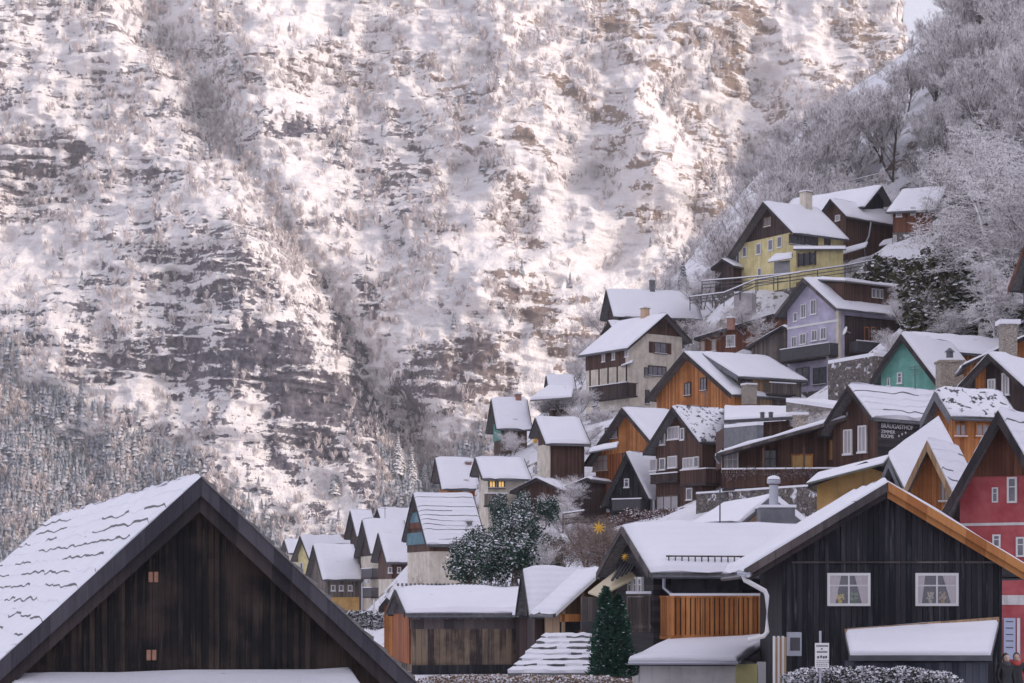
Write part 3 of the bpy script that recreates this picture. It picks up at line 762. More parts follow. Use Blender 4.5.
# side gallery left of the timber house
b = MB()
for i, px in enumerate(np.arange(628, 654, 3.0)):
    p = mid.pt(px, 597, 74.4); q = mid.pt(px, 632, 74.4); b.beam(p, q, .08, .1)
for py in (595, 627): b.beam(mid.pt(626, py, 74.4), mid.pt(655, py, 74.4), .12, .12)
g_ = b.build('gallery', 'wood_grey', mid.root)
b = MB(); b.beam(mid.pt(626, 592.5, 74.4), mid.pt(655, 592.5, 74.4), .14, .1); b.build('snow', 'snow', g_)
mid.slab([P(600, 596, 75), P(640, 575, 76), P(640, 552, 78), P(588, 592, 78)], .06, 0, 'poly_sheet', 'porch_roof')
b = MB()
for i in range(5): b.beam(mid.pt(612 + i * 4.5, 583 - i * 2.2, 75.6) + Vector((0, 0, .1)), mid.pt(625 + i * 4, 562 - i * 1.2, 77.6) + Vector((0, 0, .1)), .08, .08)
b.build('roof_batten', 'dark_paint', mid.root)

gar = empty('garage', P(684, 700, 70), 0, 'white walled garage with a low snowy roof under the orange balcony', 'garage')
o_ = gar.location
b = MB(); p0, p1 = P(640, 663, 68.6) - o_, P(765, 663, 68.6) - o_; b.box(p0.x, p1.x, p0.y, p0.y + 4.5, -.6, p0.z - .1); b.build('wall', 'plaster_white', gar)
gi = Matrix.Translation(o_).inverted()
slab([P(628, 661, 67.9), P(737, 661, 67.9), P(775, 637, 73.4), P(668, 643, 73.4)], .14, .16, 'dark_metal', 'roof', gar, gi)
slab([P(737, 662, 67.85), P(741, 660, 67.85), P(779, 635, 73.4), P(775, 637, 73.4)], .1, 0, 'slate', 'verge', gar, gi)
b = MB(); b.tube([P(628, 663, 67.8) - o_, P(738, 663, 67.8) - o_], .06); b.build('gutter', 'zinc', gar)
b = MB(); p0, p1 = P(736, 664, 68.5) - o_, P(757, 664, 68.5) - o_; b.box(p0.x, p1.x, p0.y - .02, p0.y + .1, -.3, p0.z)
b.build('door', mat_plaster('paint_lemon', (.62, .56, .22)), gar)
b = MB(); p0, p1 = P(758, 662, 68.4) - o_, P(766, 662, 68.4) - o_; b.box(p0.x, p1.x, p0.y - .05, p0.y + .3, -.4, p0.z); b.build('door_post', 'white_paint', gar)

# white rainwater pipe between the two
b = MB(); b.tube([P(743, 575, 61.2), P(745, 580, 61.2), P(765, 591, 61.3), P(767, 596, 61.3), P(767, 632, 61.3), P(764, 636, 61.3), P(748, 640, 61.4)], .075, 10); b.build('downpipe', 'white_paint', blk.root).matrix_parent_inverse = blk.mi
b = MB(); b.tube([P(738, 573, 61.2), P(748, 575, 61.0), P(752, 574, 64)], .08, 8); b.build('gutter', 'zinc', blk.root).matrix_parent_inverse = blk.mi

sml = House('house', 'small dark timber house with a plain snow roof behind the white barge board', 'house', 87, -79, (522, 571), (528, 613, 'r'), 682, end=606, layers=(('wood_dark', None),), fo=.4, so=.5, bo=.4, snow=.22, seed=9)
por = House('porch', 'open braced porch in pale wood under a white barge board, left of the timber house', 'porch', 80.5, 12, (602, 571), (556, 613, 'l'), 680, L=4.5, layers=(('wood_tan', None),), fo=1.5, so=.5, bo=.3, snow=.16, seed=9, barge='white_paint', barge_h=.16, t=.1)
b = MB()
for x in (-1.55, -.75, .1, .9): b.box(x - .06, x + .06, .15, .27, 0, por.zr - por.p * abs(x) - .15)
por.part('porch_post', b, 'wood_tan')
b = MB(); b.beam((-1.6, .22, 1.1), (-.5, .22, 2.3), .1, .1); b.beam((-1.7, .2, 2.5), (1.6, .2, 2.5), .1, .3); por.part('porch_brace', b, 'wood_orange')
b = MB(); p_ = [(-1.6, .6, .2), (1.5, .6, .2), (1.5, .6, 2.4), (-1.6, .6, 2.4)]; b.add(p_, [(0, 1, 2, 3)]); b.add([(x, .62, z) for x, y, z in p_], [(3, 2, 1, 0)]); por.part('porch_dark_sheet', b, 'shade_black')  # near-black sheet stands in for the shade inside the open porch
b = MB(); p0, p1 = P(581, 602, 80), P(607, 602, 80); q0 = P(581, 630, 80); b.box(p0.x, p1.x, 79.2, 81.5, q0.z, p0.z + .2); 
o = b.build('timber_cabin', 'wood_grey'); tag(o, 'grey plank cabin wedged between the snowy conifer and the braced porch', 'cabin')
b = MB(); p0, p1 = P(581, 634, 78.8), P(606, 634, 78.8); b.box(p0.x, p1.x, 78.4, 79.0, p0.z - .2, p0.z + .5); b.build('window_box', 'dark_paint', o)

bh = House('boathouse', 'long low boathouse with weathered plank wall and a row of dots along its snowy ridge', 'boathouse', 101, -79, (395, 590), (405, 613, 'r'), 672, L=7.4, layers=(('wood_weathered', 628), ('beam_grey', None)), fo=.4, so=.5, bo=.3, snow=.24, seed=10, barge='beam_dark')
b = MB()
for i in range(34):
    y = .15 + i * (bh.L - .3) / 33; b.box(-.06, .06, y - .05, y + .05, bh.zr + .2, bh.zr + .34)
b.build('ridge_tile', 'shingle', bh.roof)
b = MB(); y0, z0 = bh.hit('R', 402, 617); b.box(bh.x1 - .05, bh.x1 + .22, bh.y0, bh.y1 + 1.0, z0 - .12, z0 + .12); b.build('wall_beam', 'wood_grey', bh.root)
b = MB(); b.box(bh.x1 - .05, bh.x1 + .12, bh.y0, bh.y1 + 1, -.1, .45); b.build('base_board', 'wood_black', bh.root)
b = MB(); b.box(bh.x0 + .4, bh.x1 - .3, bh.y0 - .1, bh.y0 + .02, .5, bh.zl - .1); b.build('gable_boards', 'wood_rust', bh.root)
b = MB(); p0, p1 = P(516, 615, 99), P(552, 615, 99); b.box(p0.x, p1.x, 98.2, 103, -.3, p0.z); o = b.build('shed', 'wood_dark'); tag(o, 'plain dark plank shed joining the boathouse to the porch house', 'shed')
slab([P(512, 615, 97.6), P(553, 615, 97.6), P(553, 609, 103), P(512, 609, 103)], .1, .15, 'shingle', 'roof', o)

ls = empty('lean_to_roof', P(550, 700, 74), 0, 'low snowy shingle roof with dark course lines left of the dark conifer', 'shed'); o_ = ls.location
def course_roof(name, pts, n, ts, parent, inv):
    q = [inv @ Vector(p) for p in pts]; b = MB(); b.hexa([p - Vector((0, 0, .14)) for p in q], q); rf = b.build(name, 'shingle', parent); b = MB(); m = 30
    for i in range(n):
        v0, v1 = i / n, (i + .97) / n; g = []
        for v, th in ((v0 + .002, -.02), (v0, ts), (v1, ts * .45)):
            for j in range(m + 1):
                u = j / m; a = q[0].lerp(q[1], u); c = q[3].lerp(q[2], u); p = a.lerp(c, v + (.25 / n * (float(vnoise(u * 8 + i * 3.1, i * 7.7)) - .5) if th > 0 else 0))
                g.append(p + Vector((0, 0, th * (1 + .5 * (float(vnoise(u * 11 + i * 5, i * 2.3 + 40)) - .5)))))
        fs = []; ms = []
        for r_ in range(2):
            for j in range(m):
                b.add([], []); fs.append((r_ * (m + 1) + j, r_ * (m + 1) + j + 1, (r_ + 1) * (m + 1) + j + 1, (r_ + 1) * (m + 1) + j))
                ms.append(1 if r_ == 0 and i > 0 and float(vnoise(j * .21 + i * 3.7, i * 1.9)) > .42 else 0)
        base = len(b.v); b.v.extend([tuple(p) for p in g])
        for f, mm in zip(fs, ms): b.f.append(tuple(base + x for x in f)); b.m.append(mm)
    b.build('snow', ['snow', 'shingle'], rf); return rf
course_roof('roof', [P(508, 673, 71), P(590, 673, 71), P(592, 634, 75.5), P(546, 634, 75.5)], 7, .12, ls, Matrix.Translation(o_).inverted())
b = MB(); p0, p1 = P(516, 677, 71.6) - o_, P(588, 677, 71.6) - o_; b.box(p0.x, p1.x, p0.y, p0.y + 3.2, -.5, p0.z); b.build('wall', 'wood_dark', ls)

# ================================================================ the far row by the water
r1 = House('house', 'far house with a yellow ground floor under grey boarding and a plain snow roof', 'house', 232, -72, (313, 545), (322, 579, 'r'), 622, end=354, layers=(('plaster_ochre', 597), ('wood_grey', None)), snow=.22, fo=.6, seed=11)
for px in (333, 341, 350): r1.win('R', px, 588, 4.5, 6, pane='glass_mid', mx=0, my=0)
r2 = House('house', 'far pale yellow house standing just behind the house with the yellow ground floor', 'house', 252, -55, (300, 536), (291, 560, 'l'), 618, end=350, layers=(('plaster_yellow', None),), snow=.22, seed=12); r2.chimney(343, 535, 6, 6); r2.win('F', 302, 566, 3, 7, pane='glass_dark', mx=0, my=0); r2.win('F', 306, 578, 3, 7, pane='glass_dark', mx=0, my=0)
r3 = House('house', 'smallest snowy roof at the far left end of the row, partly behind the barn rake', 'house', 275, -74, (284, 540), (288, 553, 'r'), 615, end=302, layers=(('plaster_cream', None),), snow=.22, seed=13)
r4 = House('house', 'far house at the back of the row, only its dark gable and roof showing', 'house', 246, -76, (350, 511), (344, 538, 'l'), 615, end=372, layers=(('wood_dark', None),), snow=.22, seed=14)
r5 = House('house', 'far house with a wide snow roof, dark gable and small balcony over the street', 'house', 226, -76, (362, 520), (370, 553, 'r'), 620, end=404, layers=(('plaster_cream', 556), ('wood_dark', None)), snow=.22, seed=15, tip2=354)
r5.balcony('F', (361, 569), (371, 569), .95, 1.1, 'dark_paint'); r5.balcony('F', (361, 588), (371, 588), .95, 1.1, 'dark_paint')
r6 = House('house', 'far house with a pointed brown gable and cream lower wall, nearest of the row', 'house', 206, -76, (378, 533), (386, 562, 'r'), 622, end=409, tip2=371, layers=(('plaster_cream', 579), ('wood_brown', None)), snow=.22, seed=16)
for px in (389, 397, 404): r6.win('R', px, 592, 4, 8, pane='glass_mid', mx=0, my=0)
for px in (390, 399): r6.win('R', px, 570, 4, 6, pane='glass_mid', mx=0, my=0)
r7 = House('house', 'broad snow roof rising behind the pointed brown gable of the row', 'house', 240, -70, (377, 509), (384, 530, 'r'), 610, end=412, layers=(('wood_dark', None),), snow=.22, seed=17); r7.chimney(390, 514, 7, 4)
orn = House('hut', 'tiny orange plank hut just left of the boathouse gable', 'hut', 108, -30, (387, 598), (379, 608, 'l'), 672, L=2.5, layers=(('wood_orange', None),), snow=.2, fo=.2, so=.2, bo=.2, seed=18, found=None)

# ================================================================ middle of the slope, left to right
h8 = House('house', 'steep roofed house with gable in brown and teal bands, dark lines in its snow', 'house', 166, -70, (413, 494), (426, 544, 'r'), 612, end=473, tip2=402,
           layers=(('plaster_cream', 553), ('wood_brown', 533), ('paint_teal', 524), ('wood_red', 515), ('paint_teal', 505), ('wood_brown', None)) if False else (('plaster_cream', 552), ('wood_brown', None)), snow=.19, style='courses', fo=.4, so=.3, seed=20, barge='beam_dark')
for za, zb_, m in ((545, 533, 'paint_teal'), (529, 523, 'wood_red'), (523, 513, 'paint_teal')):
    _, z0 = h8.hit('F', 413, za); _, z1 = h8.hit('F', 413, zb_)
    hw = lambda z: max(.1, (h8.zr - h8.t - z) / h8.p - .05)
    b = MB(); xa, xb = max(-hw(z0), h8.x0), min(hw(z0), h8.x1); xc, xd = max(-hw(z1), h8.x0), min(hw(z1), h8.x1)
    q = [(xa, z0), (xb, z0), (xd, z1), (xc, z1)]; b.hexa([(x, h8.y0 - .14, z) for x, z in q], [(x, h8.y0 - .02, z) for x, z in q]); tag(b.build('gable_band', m, h8.root), 'teal band across the gable' if 'teal' in m else 'red band across the gable')
h8.chimney(469, 522, 6, 10, x=h8.hr * .6, mat='slate')
h9 = House('house', 'small house with an orange gable end above the steep banded roof', 'house', 192, -77, (435, 459), (441, 488, 'r'), 520, end=474, tip2=431, layers=(('wood_orange', None),), snow=.22, seed=21)
h9.chimney(468, 463, 7, 8, x=.5, mat='brick'); h9.win('R', 466, 485, 5, 12, pane='glass_mid')
h10 = House('house', 'tall narrow cream house with a lit window under its snow roof', 'house', 176, -74, (475, 458), (482, 478, 'r'), 545, end=524, tip2=470, layers=(('plaster_cream', 474), ('wood_red', None)), snow=.22, seed=22)
for px, py in ((474, 500), (474, 518), (479, 487)): h10.win('F', px, py, 2.6, 7, pane='glass_mid', mx=0)
h10.win('R', 492, 483, 7, 10, 'wood_dark', 'glass_lit', mx=1); h10.win('R', 501, 483, 7, 10, 'wood_dark', 'glass_lit', mx=1)
h10.win('R', 491, 508, 5, 9, pane='glass_dark'); h10.balcony('R', (487, 494), (507, 494), .95, 1, 'wood_grey')
h11 = House('house', 'house with a dark witch hat gable and teal boards below it, high on the left', 'house', 202, -76, (491, 399), (496, 428, 'r'), 455, end=527, tip2=486, layers=(('wood_mid', 424), ('wood_black', None)), snow=.22, seed=23)
b = MB(); u_, z1_ = h11.hit('F', 491, 425); _, z0_ = h11.hit('F', 491, 443); b.box(h11.x0 - .02, h11.x1, h11.y0 - .09, h11.y0 - .03, z0_, z1_); h11.part('teal_boards', b, 'paint_green')
h11.chimney(518, 395, 7, 7, mat='brick'); h11.win('R', 515, 422, 5, 7, pane='glass_mid')
h12 = House('house', 'small brown house with a lean-to roof right of the witch hat gable', 'house', 206, -76, (546, 376), (548, 388, 'r'), 432, end=574, tip2=541, layers=(('wood_brown', None),), snow=.22, seed=24)
h12.slab([P(530, 400, 200), P(572, 397, 200), P(574, 388, 206), P(550, 386, 206)], .15, .25, 'shingle', 'lean_to_roof')
for px, py in ((552, 405), (562, 404)): h12.win('R', px, py, 5, 9, pane='glass_mid')
h13 = House('house', 'brown upper storey over a cream wall with a snow roof, yellow star in its gable', 'house', 182, -74, (535, 418), (545, 443, 'r'), 492, end=580, tip2=529, layers=(('wood_brown', None),), snow=.22, seed=25)
b = MB(); _, z1_ = h13.hit('F', 535, 447); b.box(h13.x0 - .02, h13.x1 + .02, h13.y0 - .09, h13.y0 - .01, .0, z1_); h13.part('lower_front', b, 'plaster_cream')
for px, py in ((535, 470), (540, 466)): h13.win('F', px, py, 2.5, 8, pane='glass_mid', mx=0)
h14 = House('shed', 'low red brown shed with a sagging snow roof left of the snowy thicket', 'shed', 172, -20, (536, 478), (510, 491, 'l'), 512, L=7, layers=(('wood_brown', None),), snow=.2, seed=26)
h15 = House('house', 'tall rust orange timber house with a bay and a wide snow roof', 'house', 178, -60, (622, 408), (650, 441, 'r'), 522, end=670, tip2=584, layers=(('wood_rust', 452), ('wood_orange', None)), snow=.19, fo=.9, so=.6, seed=27, barge='beam_dark', barge_h=.4)
h15.win('F', 612, 433, 13, 12, 'wood_brown', 'glass_pale', mx=1); h15.win('F', 601, 463, 15, 16, 'wood_orange', 'glass_pale', mx=2); h15.win('F', 626, 459, 6, 13, 'wood_dark', 'glass_mid', mx=0); h15.win('F', 598, 500, 4, 12, 'white_paint', 'glass_pale', mx=0); h15.win('F', 610, 507, 13, 9, 'white_paint', 'glass_pale', mx=2)
h15.slab([P(589, 452, 174), P(617, 447, 173), P(619, 443, 177), P(592, 449, 178)], .12, .22, 'shingle', 'bay_roof')
h15b = House('shed', 'dark plank shed with one snow slope leaning on the rust orange house, left side', 'shed', 172, -24, (587, 478), (559, 489, 'l'), 519, L=5, tip2=590, layers=(('wood_dark', None),), snow=.2, fo=.6, so=.3, seed=66)
h16 = House('house', 'dark A-shaped gable with a steep snow slope in front of the rust orange house', 'house', 169, -32, (626, 453), (648, 497, 'r'), 520, L=9, tip2=601, layers=(('wood_black', None),), snow=.25, fo=.8, so=.4, seed=28)
h16.win('F', 627, 483, 5, 9, 'white_paint', 'glass_dark', mx=0); h16.balcony('F', (612, 499), (641, 500), .9, .9, 'dark_paint')
h17 = House('house', 'dark brown gabled house with tile patches showing through its snow and two balconies', 'house', 165, -58, (672, 407), (698, 441, 'r'), 512, end=725, tip2=643, layers=(('wood_brown', None),), snow=.2, style='patchy', fo=.9, so=.6, seed=29, barge='beam_dark', barge_h=.35)
for px, py, w, h in ((663, 438, 5, 14), (674, 433, 12, 13), (683, 434, 4, 12), (689, 463, 11, 11), (697, 462, 5, 11), (654, 465, 7, 12), (663, 464, 6, 12), (673, 462, 9, 12), (668, 503, 22, 15), (652, 505, 5, 14), (690, 494, 6, 12)): h17.win('F', px, py, w, h, 'white_paint' if h < 15 else 'wood_grey', 'glass_pale' if w > 6 else 'glass_mid', mx=2 if w > 10 else 0, my=0)
h17.balcony('F', (680, 472), (706, 468), 1.1, 1.2, 'wood_brown'); h17.balcony('F', (650, 476), (677, 472), .6, .8, 'wood_dark'); h17.balcony('R', (708, 468), (716, 470), 1.0, .6, 'wood_dark', name='balcony')
h18b = House('house', 'house with the broad plain snow roof behind the cream house with the long gallery', 'house', 236, -78, (606, 290), (613, 316, 'r'), 360, end=694, tip2=600, layers=(('wood_dark', None),), snow=.22, fo=.8, seed=30); h18b.chimney(652, 281, 6, 9, mat='slate')
h18 = House('house', 'cream house with a brown side wing and a long open gallery on posts', 'house', 215, 36, (667, 314), (692, 341, 'r'), 412, L=8.5, tip2=628, layers=(('plaster_cream', 335), ('wood_brown', None)), snow=.19, fo=.8, so=.7, seed=31)
b = MB(); za = h18.hit('L', 620, 366)[1]; b.box(h18.x0 - .06, h18.x0 + .2, h18.y0 + .5, h18.y1, za, h18.zl - .1); b.build('side_boards', 'wood_brown', h18.root)
h18.win('F', 660, 348, 12, 11, 'dark_paint', 'glass_mid', mx=1, my=0, shutters='wood_brown'); h18.win('F', 657, 371, 18, 10, 'wood_dark', 'glass_mid', mx=3, my=0); h18.win('F', 646, 372, 4, 9, 'dark_paint', 'glass_mid', mx=0); h18.win('F', 647, 397, 4, 14, 'dark_paint', 'glass_dark', mx=0); h18.win('F', 660, 326, 3, 3, 'wood_dark', 'glass_dark', mx=0, my=0, sill=False); h18.win('F', 670, 326, 3, 3, 'wood_dark', 'glass_dark', mx=0, my=0, sill=False)
for px, py in ((604, 357), (614, 355), (627, 352)): h18.win('L', px, py, 3.2, 10, pane='glass_pale', mx=0)
h18.balcony('L', (589, 391), (626, 379), 1.3, 1.5, 'wood_dark', posts=(5, 1.9), label='long open gallery')
h18.slab([P(588, 377, 225), P(633, 362, 210), P(633, 360, 213), P(592, 375, 228)], .12, .15, 'shingle', 'gallery_roof')
h18.chimney(645, 309, 8, 8, mat='plaster_peach')
h18c = House('wing', 'short cross wing with a snow gable at the left of the long gallery house', 'house', 222, -62, (608, 321), (620, 343, 'r'), 405, L=8, tip2=598, layers=(('wood_brown', None),), snow=.19, fo=.7, seed=32); h18c.win('F', 603, 359, 3.5, 10, pane='glass_pale', mx=0)
h20 = House('house', 'bright orange plank house with a deep dark eave and three small windows', 'house', 195, -55, (684, 352), (731, 394, 'r'), 425, L=10, tip2=645, layers=(('wood_orange', None),), snow=.19, fo=1.0, so=.6, seed=33, barge='beam_dark', barge_h=.5)
for px, py in ((688, 389), (704, 384)): h20.win('F', px, py, 6.5, 13, 'wood_brown', 'glass_mid', mx=1, my=0)
h20b = House('house', 'low timber annex with broad snow roof and slatted porch, right of bright orange house', 'house', 196, -62, (701, 353), (738, 376, 'r'), 420, end=770, layers=(('wood_grey', None),), snow=.19, fo=.8, so=.6, seed=34, barge='slate', barge_h=.5)
for px, py, w in ((745, 387, 9), (776, 388, 10)): h20b.win('R', px, py, w, 14, 'wood_dark', 'glass_dark', mx=0, my=0)
h20b.balcony('R', (770, 384), (796, 383), 1.0, 1.2, 'wood_grey', .12, .1); b = MB(); u0, z0 = h20b.hit('R', 752, 379); u1, z1 = h20b.hit('R', 771, 405); b.box(h20b.x1, h20b.x1 + .12, u0, u1, z1 - 1, z0); b.build('plank_panel', 'wood_tan', h20b.root)
h20b.chimney(749, 386, 14, 14, x=h20b.hr + 1.0, mat='stone_pale')
h21 = House('house', 'low brown plank house with white windows under thin sloping snow roof, below yellow house', 'house', 212, -28, (773, 314), (694, 338, 'l'), 372, L=6, tip2=790, layers=(('wood_red', None),), snow=.19, fo=.7, so=.5, seed=35)
for px, py, w in ((731, 341, 9), (714, 345, 5), (703, 347, 5)): h21.win('F', px, py, w, 12, 'white_paint' if w > 6 else 'wood_tan', 'glass_pale', mx=1 if w > 6 else 0, my=0)
h21.chimney(731, 319, 8, 7, x=-3.5, mat='brick')
h21b = House('shed', 'grey plank shed with one snow slope squeezed against the lilac house', 'shed', 206, -30, (782, 326), (746, 347, 'l'), 385, L=6, tip2=792, layers=(('wood_grey', None),), snow=.24, fo=.5, so=.4, seed=36)
h21b.win('F', 774, 371, 5, 12, 'wood_dark', 'glass_dark')

# ---------------------------------------------------------------- lilac house
h22 = House('house', 'lilac house with a white band, dark balcony and large brown dormer', 'house', 200, -56, (803, 278), (836, 308, 'r'), 392, end=912, tip2=774, layers=(('plaster_lilac', None),), snow=.19, fo=1.1, so=.8, seed=40, barge='beam_grey', barge_h=.4)
for px, py, w, h in ((796, 317, 4, 9), (804, 311, 5.5, 14), (814, 307, 6, 15), (794.5, 342, 5.5, 11), (803.5, 339, 6.5, 11), (815, 335.5, 6, 11), (824, 333.5, 6, 12)): h22.win('F', px, py, w, h, 'white_paint', 'glass_mid', mx=1 if w > 5 else 0, my=0, shutters=None)
h22.balcony('F', (780, 353), (829, 340), 1.15, 1.3, 'dark_paint', label='long dark slatted balcony')
for pyA, hh in (((809, 325), .22),):
    _, z = h22.hit('F', *pyA); b = MB(); b.box(h22.x0 - .02, h22.x1 + .02, h22.y0 - .06, h22.y0 + .02, z - hh / 2, z + hh / 2); b.build('wall_band', 'white_paint', h22.root)
b = MB(); b.box(h22.x1 - .35, h22.x1 + .05, h22.y0 - .05, h22.y0 + .3, 0, h22.zrr - .1); b.build('corner_strip', 'plaster_cream', h22.root)
for px, w in ((803, 13), (820, 13)): h22.win('F', px, 376, w, 17, 'dark_paint', 'glass_dark', mx=1, my=1)
# big brown dormer on the right slope
zt = h22.zr - .35; zb_ = h22.zr - h22.p * h22.hr * .74; xf = h22.hr * .74; ya, yb = 2.2, h22.L - .3
b = MB(); b.add([(.15, ya, zt), (xf, ya, zt - .35), (xf, ya, zb_), (.15, yb, zt), (xf, yb, zt - .35), (xf, yb, zb_)], [(0, 2, 1), (3, 4, 5), (1, 2, 5, 4), (0, 1, 4, 3), (0, 3, 5, 2)]); dm = b.build('dormer', 'wood_brown', h22.root)
dmw = [h22.mw @ Vector(v) for v in ((xf + .7, ya - .5, zt - .30), (xf + .7, yb + .5, zt - .30), (-.5, yb + .5, h22.zr + .12), (-.5, ya - .5, h22.zr + .12))]
slab(dmw, .14, .28, 'shingle', 'dormer_roof', dm, h22.mi)
for q, n in ((.30, 3), (.78, 3)):
    y = ya + (yb - ya) * q
    for i in range(n):
        b = MB(); b.box(xf - .02, xf + .05, y + i * .55, y + i * .55 + .45, zt - 1.55, zt - .6); f_ = b.build('dormer_window', 'white_paint', dm)
        b = MB(); b.box(xf, xf + .06, y + i * .55 + .06, y + i * .55 + .39, zt - 1.48, zt - .67); b.build('pane', 'glass_mid', f_)
b = MB(); z0 = h22.hit('R', 860, 325)[1]; b.box(h22.x1 - .05, h22.x1 + .1, h22.y0 + .8, h22.y1, 0, z0 + .8); b.build('side_boards', 'wood_dark', h22.root)
for px in (866, 873): h22.win('R', px, 334, 5, 14, 'wood_orange', 'glass_mid', mx=0, my=0)
h22.balcony('R', (857, 342), (880, 342), 1.0, 1.2, 'dark_paint')
b = MB(); q = h22.pt(846, 331, 193); n = 10
b.lathe([(.02, 0), (.25, .03), (.42, .12), (.44, .12), (.26, .02)], (0, 0, 0), 14); o = b.build('satellite_dish', 'white_paint', h22.root, smooth=True); o.location = q; o.rotation_euler = (R(70), 0, R(-20))
b = MB(); b.tube([(0, 0, 0), (0, 0, -.5)], .03); b.build('arm', 'zinc', o)

# ---------------------------------------------------------------- the top of the village
h23 = House('house', 'yellow house with a brown gable and glazed veranda, highest on the slope', 'house', 226, -57, (763, 202), (792, 232, 'r'), 292, end=820, tip2=727, layers=(('plaster_yellow', 237), ('wood_dark', None)), snow=.22, fo=1.1, so=.6, seed=41, barge='beam_dark', barge_h=.35)
for px, py, w, h in ((737, 259, 6, 13), (745, 252, 4, 10), (759, 249, 5, 11), (771, 245, 5, 11), (780, 242, 5, 11), (768, 222, 7, 9), (760, 272, 4, 8)): h23.win('F', px, py, w, h, 'wood_tan' if py < 230 else 'white_paint', 'glass_mid', mx=1 if w > 5 else 0, my=0, shutters=None)
for px, py, w, h in ((797, 240, 16, 10), (811, 241, 13, 10), (827, 241, 6, 10)): h23.win('R', px, py, w, h, 'wood_brown', 'glass_dark', mx=3 if w > 10 else 0, my=0)
q = [h23.pt(*v) for v in ((800, 268, 219), (842, 268, 219))]
b = MB(); b.add([h23.pt(796, 249, 214), h23.pt(843, 249, 218), h23.pt(843, 282, 218), h23.pt(796, 282, 214), h23.pt(796, 249, 222), h23.pt(843, 249, 226), h23.pt(843, 282, 226), h23.pt(796, 282, 222)], [(0, 1, 2, 3), (1, 5, 6, 2), (4, 0, 3, 7), (4, 5, 1, 0), (4, 7, 6, 5)]); ver = b.build('veranda', 'plaster_yellow', h23.root)
slab([P(793, 249, 213.4), P(846, 249, 217.6), P(846, 246.5, 227), P(793, 246.5, 223)], .15, .12, 'dark_metal', 'veranda_roof', h23.root, h23.mi)
b = MB(); b.add([h23.pt(799, 254, 214.0), h23.pt(815, 252.5, 215.3), h23.pt(815, 264, 215.3), h23.pt(799, 266, 214.0)], [(0, 1, 2, 3)]); b.build('veranda_window', 'glass_dark', ver)
b = MB()
for px, pa, pb in ((798.5, 253, 267), (804, 253, 266), (810, 252, 265), (815.5, 251, 265)): b.beam(h23.pt(px, pa, 213.9 + (px - 798) * .08), h23.pt(px, pb, 213.9 + (px - 798) * .08), .16, .1)
b.build('veranda_mullion', 'wood_dark', ver)
h23.slab([P(768, 262, 219), P(792, 258, 216), P(793, 254, 219), P(775, 256, 222)], .1, .25, 'shingle', 'porch_roof')
b = MB(); b.add([h23.pt(774, 262, 220), h23.pt(790, 260, 217), h23.pt(790, 274, 217), h23.pt(774, 277, 220)], [(0, 1, 2, 3)]); b.build('porch_glazing', 'glass_mid', h23.root)
h23.chimney(806, 193, 11, 14, mat='plaster_cream')
h23d = House('shed', 'small dark shed hanging off the left end of the yellow house', 'shed', 230, -40, (722, 259), (711, 268, 'l'), 292, L=5, layers=(('wood_dark', None),), snow=.22, fo=.4, so=.3, seed=42)
h24 = House('house', 'dark brown timber house with a black gable right of the yellow house', 'house', 240, 48, (882, 186), (892, 204, 'r'), 262, L=13, tip2=866, layers=(('wood_brown', None),), snow=.2, fo=.9, so=.5, seed=43)
for px, py in ((857, 211), (843, 219), (866, 235)): h24.win('L', px, py, 5, 7, 'white_paint', 'glass_pale', mx=1, my=0)
b = MB(); zt = h24.zr - h24.t; b.add([(h24.x0 + .1, h24.y0 - .05, .2), (h24.x1 - .1, h24.y0 - .05, .2), (h24.x1 - .1, h24.y0 - .05, zt - h24.p * h24.x1), (0, h24.y0 - .05, zt - .05), (h24.x0 + .1, h24.y0 - .05, zt + h24.p * h24.x0)], [(0, 1, 2, 3, 4)]); b.build('gable_boards', 'wood_black', h24.root)
b = MB(); b.tube([h24.pt(871, 222, 236), h24.pt(869, 236, 236), h24.pt(864, 246, 236), h24.pt(866, 262, 236)], .1); b.build('downpipe', 'zinc', h24.root)
h24b = House('house', 'brown timber wing with a long snow roof between the yellow house and the black gable', 'house', 236, -50, (830, 199), (846, 216, 'r'), 262, L=10, tip2=808, layers=(('wood_brown', None),), snow=.2, fo=.7, seed=44)
for px, py in ((838, 218), (825, 224)): h24b.win('F', px, py, 5, 6, 'white_paint', 'glass_pale', mx=0, my=0)
h24.slab([P(840, 255, 229), P(866, 247, 229), P(868, 243, 233), P(846, 249, 233)], .1, .2, 'shingle', 'porch_roof')
h25 = House('house', 'brown timber house under wide snow roof at wood edge, right end of top row', 'house', 240, -106, (902, 190), (886, 212, 'r'), 262, end=948, layers=(('wood_red', None),), snow=.22, fo=.7, so=.6, seed=45)
for px, py, w in ((899, 213, 6), (913, 211, 5), (917, 234, 6), (895, 239, 3)): h25.win('R', px, py, w, 8, 'white_paint', 'glass_pale', mx=1 if w > 4 else 0, my=0)
h25.slab([P(879, 246, 231), P(911, 240, 231), P(912, 237, 234), P(884, 241, 234)], .1, .2, 'shingle', 'porch_roof')

